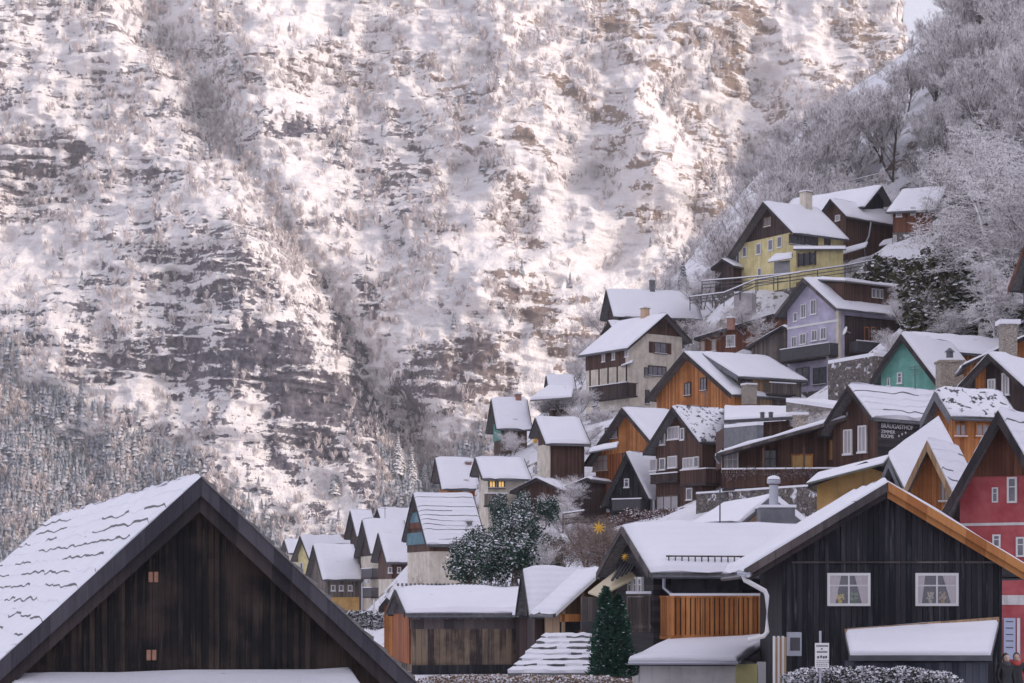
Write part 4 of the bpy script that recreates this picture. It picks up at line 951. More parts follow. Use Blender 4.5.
# ---------------------------------------------------------------- right side of the slope
h26 = House('house', 'pointed teal gable with two small windows and dark battened barge boards', 'house', 150, -38, (901, 334), (948, 396, 'r'), 402, L=9, tip2=870, layers=(('plaster_teal', None),), snow=.25, fo=.8, so=.5, seed=50, barge='beam_dark', barge_h=.5)
for px, py, w, h in ((900, 378, 5, 11), (889, 382, 3, 8)): h26.win('F', px, py, w, h, 'white_paint', 'glass_mid', mx=0)
h27 = House('house', 'orange plank house with a long snow roof right behind the teal gable', 'house', 158, -60, (907, 333), (931, 350, 'r'), 410, end=1012, layers=(('wood_orange', None),), snow=.2, fo=.8, so=.5, seed=51); h27.win('R', 985, 362, 8, 12)
b = MB(); p0 = P(950, 363, 144); b.box(p0.x - .85, p0.x + .85, 143.3, 144.9, p0.z - 5, p0.z); b.box(p0.x - .95, p0.x + .95, 143.2, 145, p0.z + .002, p0.z + .14); o = b.build('chimney_stack', 'stone_pale'); tag(o, 'broad pale stone chimney in front of the orange plank wall', 'chimney')
b = MB(); b.box(p0.x - .8, p0.x + .8, 143.35, 144.85, p0.z + .142, p0.z + .3); b.build('snow', 'snow', o); b = MB(); b.lathe([(.25, 0), (.25, .5), (.4, .5), (.05, .8)], (p0.x, 144.1, p0.z + .3), 10); b.build('cowl', 'dark_metal', o)
h27b = House('house', 'orange house end with low pitched roof behind the dark gable at right edge', 'house', 136, -8, (1030, 334), (962, 366, 'l'), 410, L=5, layers=(('wood_orange', None),), snow=.2, fo=.7, so=.5, seed=52); 
b = MB(); p0 = P(1008, 325, 134); b.box(p0.x - .5, p0.x + .5, 133.5, 134.5, p0.z - 3, p0.z); o = b.build('chimney', 'stone_pale'); tag(o, 'slim pale chimney with a snow cap at the right edge of the picture', 'chimney'); b = MB(); b.box(p0.x - .7, p0.x + .7, 133.3, 134.7, p0.z + .003, p0.z + .3); b.build('snow', 'snow', o)
h28 = House('hut', 'tiny white hut with a snow lid on the slope above the orange plank house', 'hut', 172, -25, (983, 318), (974, 322, 'l'), 338, L=3, layers=(('plaster_white', None),), snow=.22, fo=.3, so=.3, bo=.2, seed=53); h28.win('F', 985, 328, 6, 5, 'dark_paint', 'glass_dark', mx=0, my=0)
h29 = House('house', 'dark brown gabled house with two tall white windows at the right edge', 'house', 121, -40, (988, 354), (1034, 396, 'r'), 430, L=8, tip2=958, layers=(('wood_dark', None),), snow=.25, fo=.9, so=.6, seed=54, barge='beam_dark', barge_h=.3)
for px, py, w, h in ((992, 388, 8, 18), (1006, 384, 7.5, 22)): h29.win('F', px, py, w, h, 'white_paint', 'glass_pale', mx=1, my=0)
b = MB(); u0, z0 = h29.hit('F', 976, 405); u1, z1 = h29.hit('F', 986, 378); b.box(u0, u1, h29.y0 - .06, h29.y0 + .02, z0, z1 + .6); b.build('plank_panel', 'wood_orange', h29.root)
h30 = House('guesthouse', 'black boarded guesthouse with white lettering on its side and a snow roof in courses', 'guesthouse', 116, -52, (848, 386), (871, 417, 'r'), 492, end=952, tip2=818, layers=(('wood_brown', None),), snow=.24, style='courses', fo=.9, so=.3, seed=55, barge='beam_dark', barge_h=.3)
for px, py, w, h in ((848.5, 442, 8.5, 25), (863, 439, 8.5, 27)): h30.win('F', px, py, w, h, 'white_paint', 'glass_pale', mx=1, my=0)
h30.win('F', 848, 414, 3, 5, 'dark_paint', 'glass_pale', mx=0, my=0, sill=False)
b = MB(); b.box(h30.x1, h30.x1 + .06, h30.y0, h30.y1, 1, h30.zrr - .2); sb = b.build('sign_wall', 'wood_black_h', h30.root)
def lettering(txt, px, py, size_px, px1=None, spacing=1.0):
    c = bpy.data.curves.new('lettering', 'FONT'); c.body = txt; c.extrude = .012; c.space_character = spacing
    u, z = h30.hit('R', px, py, off=.07); sc = (h30.mw @ Vector((h30.x1, u, z))).y / F
    c.size = size_px * sc / .72
    o = bpy.data.objects.new('lettering', c); COL.objects.link(o); o.parent = h30.root; c.materials.append(M['white_paint'])
    o.location = (h30.x1 + .075, u, z); o.rotation_euler = (R(90), 0, R(90))
    if px1:
        bpy.context.view_layer.update(); u1 = h30.hit('R', px1, py, off=.07)[0]; wdt = max(v[0] for v in o.bound_box); o.scale = ((u1 - u) / max(wdt, .01), 1, 1)
    bpy.context.view_layer.update(); me = bpy.data.meshes.new_from_object(o.evaluated_get(bpy.context.evaluated_depsgraph_get())); n = bpy.data.objects.new('lettering', me); COL.objects.link(n); n.parent = h30.root; n.location = o.location; n.rotation_euler = o.rotation_euler; n.scale = o.scale; bpy.data.objects.remove(o); return n
lettering('BRÄUGASTHOF', 881, 427.6, 4.6, 913); lettering('ZIMMER', 881, 433, 3.6, 895); lettering('ROOMS', 881, 437.5, 3.6, 893.5)
for px, py in ((898.8, 436), (902, 434.2), (905.5, 432.8)):
    u, z = h30.hit('R', px, py, off=.07); b = MB(); sc = .062
    for i in range(5):
        a0 = math.pi / 2 + i * 2 * math.pi / 5; p1 = (h30.x1 + .08, u + 1.6 * sc * math.cos(a0), z + 1.6 * sc * math.sin(a0)); p2, p3 = [(h30.x1 + .08, u + .75 * sc * math.cos(a0 + e), z + .75 * sc * math.sin(a0 + e)) for e in (-.63, .63)]
        b.add([(h30.x1 + .08, u, z), p2, p1, p3], [(0, 1, 2, 3)])
    b.build('sign_star', 'white_paint', h30.root)
# long gallery wing to the left of it
h30b = House('guesthouse_wing', 'long low wing with an open gallery and dark railing left of the lettered guesthouse', 'house', 117, -8, (880, 408), (716, 454, 'l'), 494, L=5.5, tip2=884, layers=(('wood_dark', 492), ('wood_brown', None)), snow=.24, fo=1.8, so=.5, seed=56, t=.14, barge='beam_grey', barge_h=.2)
for px, py, w, h in ((730, 462, 17, 22), (802, 463, 22, 18), (832, 450, 6, 20)): h30b.win('F', px, py, w, h, 'white_paint' if px == 730 else 'wood_orange', 'glass_pale' if px == 730 else 'plaster_ochre', mx=2 if px == 730 else 0, my=1 if px == 730 else 0, sill=False)
h30b.balcony('F', (722, 477), (846, 462), 1.05, 1.7, 'wood_brown', .11, .03, posts=(4, 1.3), label='dark railing with flower boxes along the gallery'); h30b.win('F', 770, 462, 14, 26, 'wood_dark', 'glass_dark', mx=1)
b = MB(); ua, za = h30b.hit('F', 722, 477, off=1.7); ub, zb_ = h30b.hit('F', 846, 462, off=1.7); zz = (za + zb_) / 2
for i in range(700):
    u = rnd.uniform(ua, ub); c0 = Vector((u, h30b.y0 - 1.78 + rnd.gauss(0, .07), zz - .28 + rnd.gauss(0, .16) + .12 * math.sin(u * 2.3))); e1, e2 = [Vector((rnd.gauss(0, .07), rnd.gauss(0, .05), rnd.gauss(0, .07))) for _ in range(2)]
    b.add([c0, c0 + e1, c0 + e2], [(0, 1, 2)])
h30b.part('flower_boxes', b, mat_plain('withered', (.10, .05, .05), .9, .5, sc=4))
h30b.chimney(766, 417, 18, 22, x=-4.6, mat='stone_pale'); b = MB()
for dx in (-.25, .25): 
    q = h30b.pt(766, 417, 117); b.lathe([(.13, .2), (.13, .55), (.2, .55), (.1, .62)], (q.x + dx, q.y + 2.5, q.z - .1), 8)
b.build('chimney_pot', 'dark_metal', h30b.root)
h31 = House('house', 'low ochre walled annex under a mossy dark roof below the lettered guesthouse', 'house', 103, -14, (866, 462), (808, 484, 'l'), 540, L=5, tip2=905, layers=(('plaster_ochre', None),), snow=.0, roof='moss_roof', fo=.6, so=.4, seed=57); h31.win('F', 846, 500, 8, 9, 'white_paint', 'glass_mid')
h31.slab([P(806, 483, 101), P(884, 463, 101), P(890, 455, 105), P(818, 473, 105)], .1, .06, 'moss_roof', 'mossy_roof_edge')
h32 = House('house', 'steep snow roof with a slate barge board squeezed between guesthouse and orange pointed gable', 'house', 99, -62, (889, 460), (904, 495, 'r'), 545, L=1.2, bo=.1, layers=(('wood_dark', None),), snow=0, fo=.5, so=.3, seed=58, barge='slate', barge_h=.4)
a_, b_, c_ = P(888, 456, 99), P(939, 418, 106), P(906, 492, 97); h32.slab([c_, c_ + b_ - a_, b_, a_], .14, .2, 'shingle', 'side_roof')
h34 = House('house', 'low timber house with a wide orange framed window behind the orange pointed gable', 'house', 110, -76, (935, 392), (950, 416, 'r'), 470, end=1003, layers=(('wood_orange', None),), snow=.25, style='patchy', fo=.6, so=.6, seed=59, barge='slate', barge_h=.5)
for px, w in ((960, 12), (982, 14)): h34.win('R', px, 430, w, 13, 'wood_orange', 'glass_pale', mx=1, my=0)
h33 = House('house', 'narrow pointed gable in orange boards with one tall window, beside the red house', 'house', 93, -26, (927, 441), (961, 511, 'r'), 560, L=6.5, tip2=893, layers=(('wood_orange', None),), snow=.24, style='courses', fo=.9, so=.3, seed=60, barge='wood_tan', barge_h=.5)
h33.win('F', 944.5, 488, 9.5, 27, 'wood_tan', 'glass_pale', mx=1, my=0)
h35 = House('house', 'red plastered house with a wooden gable and snow roof at the right edge', 'house', 86, -30, (998, 411), (1050, 500, 'r'), 692, L=8, tip2=929, layers=(('plaster_red', 476), ('wood_red', None)), snow=.25, style='courses', fo=1.2, so=1.0, seed=61, barge='beam_dark', barge_h=.6)
for px, py, w, h in ((995.5, 495, 6, 15), (1012.5, 490, 10, 26), (997, 541, 8, 13), (1021, 547, 9, 20)): h35.win('F', px, py, w, h, 'white_paint', 'glass_mid', mx=0, my=1, sill=False)
for za, hh in ((524, .12), (600, .42)):
    _, z = h35.hit('F', 1005, za); b = MB(); b.box(h35.x0 - .02, h35.x1, h35.y0 - .05, h35.y0 + .02, z - hh / 2, z + hh / 2); b.build('wall_band', 'plaster_white', h35.root)
b = MB()
for px in (1001, 1019):
    u, z0 = h35.hit('F', px, 652); _, z1 = h35.hit('F', px, 618); b.box(u - .06, u + .06, h35.y0 - .1, h35.y0 + .02, z0 - .5, z1)
df = b.build('door_frame', 'white_paint', h35.root); u0, z0 = h35.hit('F', 1003, 650); u1, z1 = h35.hit('F', 1017, 618); b = MB(); b.box(u0 + .05, u1 - .05, h35.y0 - .06, h35.y0 + .01, z0 - .4, z1)
for i in range(5): b.box(u0 + .15, u1 - .15, h35.y0 - .075, h35.y0 - .06, z0 + .1 + i * .28, z0 + .14 + i * .28, 1)
b.build('door', [mat_plain('door_blue', (.50, .54, .70), .6, .1), 'dark_paint'], h35.root)
h36 = House('house', 'snow roof carrying the tall steel chimney, between the orange balcony house and the guesthouse wing', 'house', 91, -12, (771, 497), (736, 526, 'l'), 600, L=7, tip2=806, layers=(('plaster_peach', None),), snow=.22, fo=.5, so=.5, seed=62, barge='slate', barge_h=.3)
h36.slab([P(686, 529, 90), P(736, 527, 88), P(772, 497, 94), P(724, 506, 96)], .12, .2, 'shingle', 'side_roof')
b = MB(); p0 = P(776, 508, 87.5); b.box(p0.x - .75, p0.x + .75, 86.9, 88.2, p0.z - 2.4, p0.z); o = b.build('steel_chimney', 'slate'); tag(o, 'tall round steel chimney on a square slate base', 'chimney')
b = MB(); b.box(p0.x - .8, p0.x + .8, 86.85, 88.25, p0.z + .002, p0.z + .12); b.build('snow', 'snow', o)
b = MB(); b.lathe([(.2, 0), (.2, .9)], (p0.x - .1, 87.5, p0.z + .1), 14); b.lathe([(.26, .95), (.3, 1.0), (.3, 1.12), (.2, 1.14)], (p0.x - .1, 87.5, p0.z + .1), 14); b.build('flue', 'zinc', o, smooth=False)
b = MB(); b.lathe([(.3, 1.145), (.24, 1.26), (.08, 1.32)], (p0.x - .1, 87.5, p0.z + .1), 12); b.build('snow_cap', 'snow', o)
h37 = House('house', 'dark red brown house cut off by the right edge among the bare trees', 'house', 150, -62, (1028, 236), (1040, 262, 'r'), 330, L=9, tip2=1008, layers=(('wood_brown', None),), snow=.2, fo=1, seed=63, barge='wood_red', barge_h=.5)
h38 = House('hut', 'small red brown gable left of the teal gable', 'hut', 168, -45, (873, 352), (887, 370, 'r'), 392, L=5, tip2=863, layers=(('wood_red', None),), snow=.25, fo=.4, so=.3, seed=64)

# aerials on some ridges
def aerial(h, px, hgt=1.6):
    y = h.hit('x0', px, YH - 200)[0] if abs(math.sin(h.a)) > .3 else h.L * .5
    y = min(max(y, .5), h.L - .5); z = h.zr; b = MB(); b.tube([(0, y, z - .2), (0, y, z + hgt)], .03, 5)
    for i in range(4): b.box(-.42 + .06 * i, .42 - .06 * i, y - .012, y + .012, z + hgt - .1 - .16 * i, z + hgt - .075 - .16 * i)
    b.box(-.012, .012, y - .5, y + .3, z + hgt - .3, z + hgt - .275); h.part('aerial', b, 'dark_metal')
for h_, px_ in ((h20b, 730), (h17, 705), (h10, 505), (h27, 965), (h18b, 670), (mid, 720), (r5, 385), (h30, 915), (h13, 560), (h22, 860)): aerial(h_, px_)
# ================================================================ hillside, valley floor
def hillside():
    k = NT('hill_snow'); o = k.tc(); n = k.noise(o, .35, 6, .68); n2 = k.noise(o, 1.6, 4, .6)
    m = k.ramp(k.math('SUBTRACT', k.math('ADD', n, k.math('MULTIPLY', n2, .35)), k.math('MULTIPLY', k.up(), .25)), .52, .62)
    k.col(k.mix(m, (.80, .79, .84), k.mix(n2, (.10, .075, .065), (.26, .21, .17))), .9); k.bump(k.math('ADD', n, n2), .8, .5)
    pts = list(GROUND)
    for px, py, d in ((640, 315, 300), (680, 272, 330), (720, 220, 355), (760, 172, 380), (800, 132, 400), (850, 98, 430), (890, 68, 455), (930, 36, 470), (960, 5, 480), (1024, -50, 500), (1150, -120, 500),
                      (600, 340, 280), (575, 400, 262), (540, 430, 258), (500, 470, 255), (450, 520, 262), (860, 160, 290), (920, 130, 275), (980, 60, 300), (1024, 130, 220), (1100, 60, 240), (960, 240, 200), (940, 300, 178), (1000, 290, 165), (1060, 260, 160),
                      (690, 270, 262), (720, 300, 225), (800, 180, 290), (640, 395, 190), (560, 520, 150), (600, 545, 130), (520, 560, 150), (470, 590, 150), (650, 520, 150), (700, 505, 140), (760, 300, 215), (860, 275, 215), (830, 395, 180), (790, 405, 185)):
        p = P(px, py, d); pts.append(tuple(p))
    for x, y in [(x, y) for x in (-260, -180, -110, -60, -30, -10) for y in (20, 90, 160, 230, 330, 450, 600, 800)] + [(8, 60), (15, 75), (25, 62), (30, 50), (10, 100), (0, 130), (-5, 180), (-20, 240), (-20, 300), (40, 40), (5, 30), (20, 20), (60, 20), (-20, 380), (-16, 190), (-14, 170), (-18, 210), (-13, 155), (-17, 225)]: pts.append((x, y, -.05))
    for y in (-200, -120, -60, 0, 50, 90, 130, 170):           # unseen valley side, made steep to keep the low sun off the village
        for x in (60, 100, 150, 220, 300, 400): pts.append((x + .25 * y, y, .95 * (x - 36)))
    for y in (230, 300, 380, 460, 550):  # unseen hill, held low here so sun reaches the upper wood
        for x in (230, 300, 400): pts.append((x, y, min(60 + .62 * (x - 70), 118)))
    pts = np.array(pts); XY = pts[:, :2]; Zp = pts[:, 2]
    phi = lambda r: np.sqrt(r * r + 9.0)
    A = phi(np.linalg.norm(XY[:, None] - XY[None], axis=-1)); n_ = len(pts)
    A = A + np.eye(n_) * -1.2
    w = np.linalg.solve(np.vstack([np.hstack([A, np.ones((n_, 1))]), np.append(np.ones(n_), 0)]), np.append(Zp, 0))
    gx = np.arange(-70, 420, 1.8); gy = np.arange(-200, 560, 2.4); X, Y = np.meshgrid(gx, gy, indexing='ij'); Z = np.zeros_like(X)
    for i in range(X.shape[0]):
        dd = np.hypot(X[i][:, None] - XY[:, 0], Y[i][:, None] - XY[:, 1]); Z[i] = phi(dd) @ w[:-1] + w[-1]
    lift = sstep(1.0, 6.0, Z)
    Z = Z + lift * (.7 * fbm(X / 9, Y / 9, 4, 4))
    Z = np.maximum(Z, -.25 + 0 * Z)
    global hill_z
    def hill_z(x, y):
        i = min(max((x - gx[0]) / 1.8, 0), len(gx) - 1.001); j = min(max((y - gy[0]) / 2.4, 0), len(gy) - 1.001); a, b = int(i), int(j); fi, fj = i - a, j - b
        return float((Z[a, b] * (1 - fi) + Z[a + 1, b] * fi) * (1 - fj) + (Z[a, b + 1] * (1 - fi) + Z[a + 1, b + 1] * fi) * fj)
    idx = np.arange(X.size).reshape(X.shape); f = np.stack([idx[:-1, :-1], idx[1:, :-1], idx[1:, 1:], idx[:-1, 1:]], -1).reshape(-1, 4)
    tag(np_mesh('hillside', np.stack([X, Y, Z], -1).reshape(-1, 3), f, 'hill_snow', smooth=True), kind='structure')
    b = MB(); b.add([(-3500, -800, -.3), (3500, -800, -.3), (3500, 3000, -.3), (-3500, 3000, -.3)], [(0, 1, 2, 3)]); tag(b.build('ground', 'snow_ground', fix=False), kind='structure')
hillside()
def on_ray(px, py, d0=60, d1=560):
    """first place on the hillside seen at (px, py)"""
    d = d0
    while d < d1:
        p = P(px, py, d)
        if -70 < p.x < 228 and d < 558 and p.z <= hill_z(p.x, d): return p
        d += 1.0
    return None
# ================================================================ vegetation
mat_snowy('bark_snow', (.06, .048, .047), (.16, .125, .115), -.75, -.05, .9, 1.2, (.86, .82, .83))
mat_snowy('twig_tan', (.08, .05, .04), (.21, .14, .10), .35, .95, 1.0, 1.2, (.84, .81, .83)); mat_snowy('bark_mid', (.05, .04, .038), (.13, .10, .09), -.05, .5, .9, 1.2, (.84, .81, .83)); mat_snowy('bark_bare', (.05, .04, .038), (.14, .105, .09), .25, .75, .8, 1.2)
mat_snowy('leaf_green', (.014, .042, .034), (.045, .095, .060), .45, .85, 2.4, 2.4)
mat_snowy('leaf_olive', (.035, .038, .018), (.085, .075, .035), .45, .95, 1.0, 1.2)
mat_snowy('leaf_white', (.05, .05, .04), (.16, .13, .11), -.2, .35, .9, 1.6)
mat_snowy('needle', (.010, .028, .026), (.028, .055, .045), .42, .85, 1.0, 1.0)
mat_snowy('thuja_leaf', (.010, .045, .034), (.035, .105, .062), .70, 1.0, 1.5, 2.6)
mat_snowy('brown_leaf', (.10, .055, .035), (.24, .14, .085), .35, .8, 1.0, 2.2)
mat_snowy('vine_leaf', (.07, .035, .035), (.16, .085, .075), .5, 1.0, 1.0, 2.2)

class Tubes:
    def __init__(s): s.v = []; s.f = []
    def seg(s, a, b, ra, rb, n=3):
        d = (b - a)
        if d.length < 1e-5: return
        d = d.normalized(); x = d.cross(Vector((0, 0, 1)))
        if x.length < 1e-3: x = Vector((1, 0, 0))
        x.normalize(); y = x.cross(d); o = len(s.v)
        for p, r in ((a, ra), (b, rb)):
            for k in range(n):
                an = 2 * math.pi * k / n + math.pi / 2; s.v.append(p + (x * math.cos(an) + y * math.sin(an)) * r)
        for k in range(n): s.f.append((o + k, o + (k + 1) % n, o + n + (k + 1) % n, o + n + k))
    def mesh(s, name):
        me = bpy.data.meshes.new(name); me.from_pydata([tuple(p) for p in s.v], [], s.f); me.update(); return me

def bare_tree(seed, h=10.0, spread=.5, lv=5, droop=0.0, stems=1):
    """leafless tree: returns trunk mesh and twig mesh"""
    r = random.Random(seed); T, C = Tubes(), Tubes()
    def grow(p, d, ln, rad, k):
        n = 3 if k else 5; tgt = T if k < 2 else C
        for i in range(n):
            q = p + d * (ln / n); r2 = rad * (1 - .5 / n)
            tgt.seg(p, q, rad, r2, 5 if k < 2 else 3)
            p = q; rad = r2
            d = (d + Vector((r.uniform(-1, 1), r.uniform(-1, 1), r.uniform(-.6, .9) - droop * k)) * (.10 + .07 * k)).normalized()
            if k < lv and (i > 0 or k > 0):
                for _ in range(2 if (k == 0 or k >= lv - 1) else r.choice((1, 2))):
                    sd_ = Vector((r.uniform(-1, 1), r.uniform(-1, 1), r.uniform(-.15, .8) - droop)).normalized()
                    nd = (d * (1 - spread) + sd_ * spread * 1.5).normalized()
                    grow(p, nd, ln * r.uniform(.42, .66), max(rad * .52, .012), k + 1)
        if k < lv: grow(p, d, ln * .5, rad * .7, k + 1)
    for i in range(stems):
        d0 = Vector((r.uniform(-.15, .15) * (1 + stems), r.uniform(-.15, .15) * (1 + stems), 1)).normalized()
        grow(Vector((.15 * i, .1 * i, -.4)), d0, h * .5, h * .014, 0)
    return T.mesh('trunk'), C.mesh('crown')

def leaf_mass(seed, rx, rz, n, size, lobes=5, flat=.0):
    """shrub crown: small leaves through the volume of several uneven lobes"""
    r = np.random.default_rng(seed)
    c = np.stack([r.uniform(-.55, .55, lobes) * rx, r.uniform(-.55, .55, lobes) * rx, r.uniform(.25, .8, lobes) * rz], -1); cr = r.uniform(.3, .6, lobes)
    k = r.integers(0, lobes, n); d = r.normal(size=(n, 3)); d /= np.linalg.norm(d, axis=1)[:, None]; rad = r.random(n) ** .35
    p = c[k] + d * (cr[k] * rad)[:, None] * np.array([rx, rx, rz * .8]); p[:, 2] = np.maximum(p[:, 2], -.1)
    nrm = d * .6 + r.normal(size=(n, 3)) * .6 + np.array([0, 0, .5]); nrm /= np.linalg.norm(nrm, axis=1)[:, None]
    t = np.cross(nrm, r.normal(size=(n, 3))); t /= np.linalg.norm(t, axis=1)[:, None]; b = np.cross(nrm, t)
    s_ = size * r.uniform(.5, 1.4, n)[:, None]
    v = np.stack([p - t * s_, p - b * s_ * .6, p + t * s_, p + b * s_ * .6 + nrm * s_ * .2], 1).reshape(-1, 3)
    f = np.arange(4 * n).reshape(-1, 4)
    fl = (np.cross(v[f[:, 1]] - v[f[:, 0]], v[f[:, 2]] - v[f[:, 0]])[:, 2] < 0); f[fl] = f[fl][:, ::-1]
    return v, f

def raw_mesh(name, v, f, mats):
    o = np_mesh(name, v, f, mats); me = o.data; bpy.data.objects.remove(o); return me

def proto(kind, label, cat, group, trunk, crown):
    """first tree of a kind; dup() makes the others"""
    e = empty(kind, (0, 0, 0), 0, label, cat, group)
    if trunk: link('trunk', trunk, (), e)
    link('crown', crown, (), e)
    return e
def with_mat(me, m): me.materials.append(M[m]); return me

used = set()
def plant(pr, loc, sc, label=None, rz=None, lean=0.0):
    if pr.name not in used: used.add(pr.name); o = pr
    else: o = dup(pr)
    o.location = loc; o.rotation_euler = (lean * rnd.uniform(-1, 1), lean * rnd.uniform(-1, 1), rnd.uniform(0, 6.28) if rz is None else rz); o.scale = (sc * rnd.uniform(.9, 1.15), sc * rnd.uniform(.9, 1.15), sc)
    if label: o['label'] = label
    return o

# -- the bare wood on the slope
GW = 'bare trees of the wooded slope'
LW = 'bare tree with snow on every twig in the wood above the village roofs'
wood = []
for i in range(7):
    t, c = bare_tree(100 + i, 10, .33 + .04 * (i % 3), 5, 0, 1 + (i % 3 == 0)); print('tree faces', len(c.polygons))
    wood.append(proto('bare_tree', LW, 'tree', GW, with_mat(t, 'bark_bare'), with_mat(c, 'bark_mid' if i == 5 else 'bark_snow')))
sil = [(560, 420), (600, 345), (640, 290), (680, 240), (720, 185), (760, 135), (800, 100), (850, 75), (888, 42), (930, 8), (945, -10), (1100, -300)]
KEEP = [(712, 196, 836, 290, 226), (800, 184, 893, 262, 236), (884, 182, 942, 258, 238), (775, 275, 905, 395, 200), (690, 315, 790, 360, 205), (600, 285, 690, 410, 230), (640, 350, 790, 420, 195), (865, 330, 1030, 420, 150)]
def hides(px, top, py, half, y):
    if top < np.interp(px - half * .8, [a for a, b in sil], [b for a, b in sil]): return True
    return any(y < d and px + half > a and px - half < c_ and py > b and top < e for a, b, c_, e, d in KEEP)
rects = [(712, 196, 836, 290), (800, 190, 950, 262), (775, 275, 915, 395), (690, 315, 790, 360), (600, 285, 700, 410), (640, 350, 790, 420), (865, 330, 1030, 420), (715, 262, 800, 320)]
def near_house(x, y, m=1.5):
    for h in HOUSES.values():
        q = h.mi @ Vector((x, y, h.zb)); 
        if -h.hl - m < q.x < h.hr + m and -m - 1 < q.y < h.L + m: return True
    return False
def proj(x, y, z): return 512 + x / y * F, YH - (z - ZC) / y * F
cnt = 0; tries = 0
while cnt < 285 and tries < 20000:
    tries += 1
    y = rnd.uniform(165, 520); x = rnd.uniform(10, min(225, y * .29)); z = hill_z(x, y)
    if z < 22: continue
    px, py = proj(x, y, z)
    if not (560 < px < 1060 and -40 < py < 345): continue
    if near_house(x, y): continue
    if px > 905 and py > 180 and (px > 940 or y < 235) and rnd.random() < .96: continue
    h = rnd.uniform(8, 14.5); top = py - h / y * F
    if hides(px, top, py, .28 * h / y * F, y): continue
    plant(wood[cnt % 7], (x, y, z - .2), h / 10.0, lean=.06); cnt += 1
# large bare trees at the right edge, nearer than the wood
GN = 'big bare trees at the right edge'
for i, (px, py, d, h) in enumerate(((1010, 235, 176, 17), (992, 232, 190, 13), (1045, 260, 168, 18), (985, 150, 215, 14), (1000, 300, 165, 10))):
    x = (px - 512) / F * d
    if i == 0:
        t, c = bare_tree(300, 10, .60, 5, .12, 2); big = proto('bare_tree', 'large spreading bare tree with snow on its limbs against dark undergrowth, right edge', 'tree', GN, with_mat(t, 'bark_snow'), with_mat(c, 'bark_snow'))
    plant(big, (x, d, hill_z(x, d) - .3), h / 10, lean=.12)

# -- shrubs
def shrub_proto(kind, label, group, seed, mat, n=900, rx=1.0, rz=1.3, size=.10, lobes=6, stems=True):
    v, f = leaf_mass(seed, rx, rz, n, size, lobes); T = Tubes(); r = random.Random(seed)
    for _ in range(9):
        a = Vector((r.uniform(-.2, .2), r.uniform(-.2, .2), -.2)); b = Vector((r.uniform(-.7, .7) * rx, r.uniform(-.7, .7) * rx, r.uniform(.4, .95) * rz)); m = (a + b) / 2 + Vector((0, 0, .2)); T.seg(a, m, .03, .02); T.seg(m, b, .02, .008)
    return proto(kind, label, 'shrub', group, with_mat(T.mesh('trunk'), 'bark_bare'), raw_mesh('crown', v, f, mat))
ever = [shrub_proto('evergreen_shrub', 'dark ivy clad bush with dabs of snow under the bare trees, right edge', 'dark bushes at the right edge', 400 + i, 'leaf_olive' if i else 'leaf_green', 1500, 1.1, 1.5, .10) for i in range(3)]
i = 0; tries = 0
while i < 230 and tries < 6000:
    tries += 1
    px, py = rnd.uniform(880, 1040), rnd.uniform(120, 335)
    if py < 215 + (950 - px) * (.6 if px < 950 else 1.1): continue
    p = on_ray(px, py, 140, 330)
    if p is None or near_house(p.x, p.y, .5): continue
    if p.y < 160 and px < 960 or hides(px, py - 30, py, 18, p.y): continue
    plant(ever[i % 3], (p.x, p.y, p.z - .3), rnd.uniform(1.5, 3.0)); i += 1
frost = []
for i in range(3):
    t, c = bare_tree(360 + i, 10, .68, 4, .06 * i, 5); frost.append(proto('frosted_bush', 'white frosted twiggy bush heaped with snow among the houses of the slope', 'shrub', 'snow heaped bushes among the houses', with_mat(t, 'bark_mid'), with_mat(c, 'bark_snow')))
thick = [shrub_proto('evergreen_shrub', 'snow dusted evergreen bush in the green thicket below the cream houses', 'evergreen thicket in the middle', 420 + i, 'leaf_green', 3200, .9, 1.7, .062, 10) for i in range(3)]
for i, (px, py, d, sc) in enumerate(((470, 578, 118, 2.6), (492, 580, 112, 2.2), (515, 578, 112, 2.6), (535, 575, 114, 2.4), (552, 570, 118, 2.2), (480, 560, 128, 2.3), (505, 555, 125, 2.6), (528, 550, 128, 2.5), (545, 545, 132, 2.2), (515, 528, 140, 2.4), (500, 520, 145, 2.0), (548, 520, 142, 1.9), (525, 512, 146, 1.8), (560, 552, 122, 1.6), (463, 560, 124, 1.7), (508, 540, 134, 2.3))):
    x = (px - 512) / F * d; z = max(P(px, py, d).z, hill_z(x, d)); plant(thick[i % 3], (x, d, z - .3), sc * .60) if i % 5 != 3 else plant(frost[i % 3], (x, d, z - .3), sc * .11)
FB = [(562, 500, 162, 1.6), (556, 482, 168, 1.7), (568, 472, 170, 1.8), (574, 458, 176, 1.7), (563, 458, 176, 1.5), (571, 490, 165, 1.5), (545, 455, 190, 1.6), (560, 410, 205, 2.4), (580, 408, 207, 2.2), (548, 412, 206, 1.8), (575, 425, 200, 2.2), (515, 450, 196, 1.6), (506, 440, 198, 1.4),
      (700, 305, 222, 2.4), (720, 318, 216, 2.0), (745, 312, 214, 2.2), (765, 310, 213, 2.2), (690, 320, 226, 2.4), (705, 288, 232, 2.6), (735, 296, 220, 1.8), (760, 318, 211, 1.8), (905, 325, 178, 2.0), (915, 312, 186, 2.2), (915, 300, 196, 1.3), (893, 347, 175, 1.4), (925, 318, 178, 2.2), (945, 322, 172, 2.0), (920, 290, 200, 1.3), (905, 277, 214, 1.0), (870, 272, 222, 1.0), (850, 270, 224, 1.0), (900, 335, 172, 1.5), (865, 372, 182, 1.4), (845, 375, 183, 1.5), (818, 418, 137, 1.0), (800, 415, 146, 1.1), (832, 420, 134, .9), (690, 300, 240, 2.6), (672, 310, 250, 2.4), (600, 425, 200, 1.6), (585, 440, 190, 1.8), (660, 300, 262, 3), (590, 355, 262, 3.2), (600, 330, 275, 3.4), (583, 380, 250, 3)]
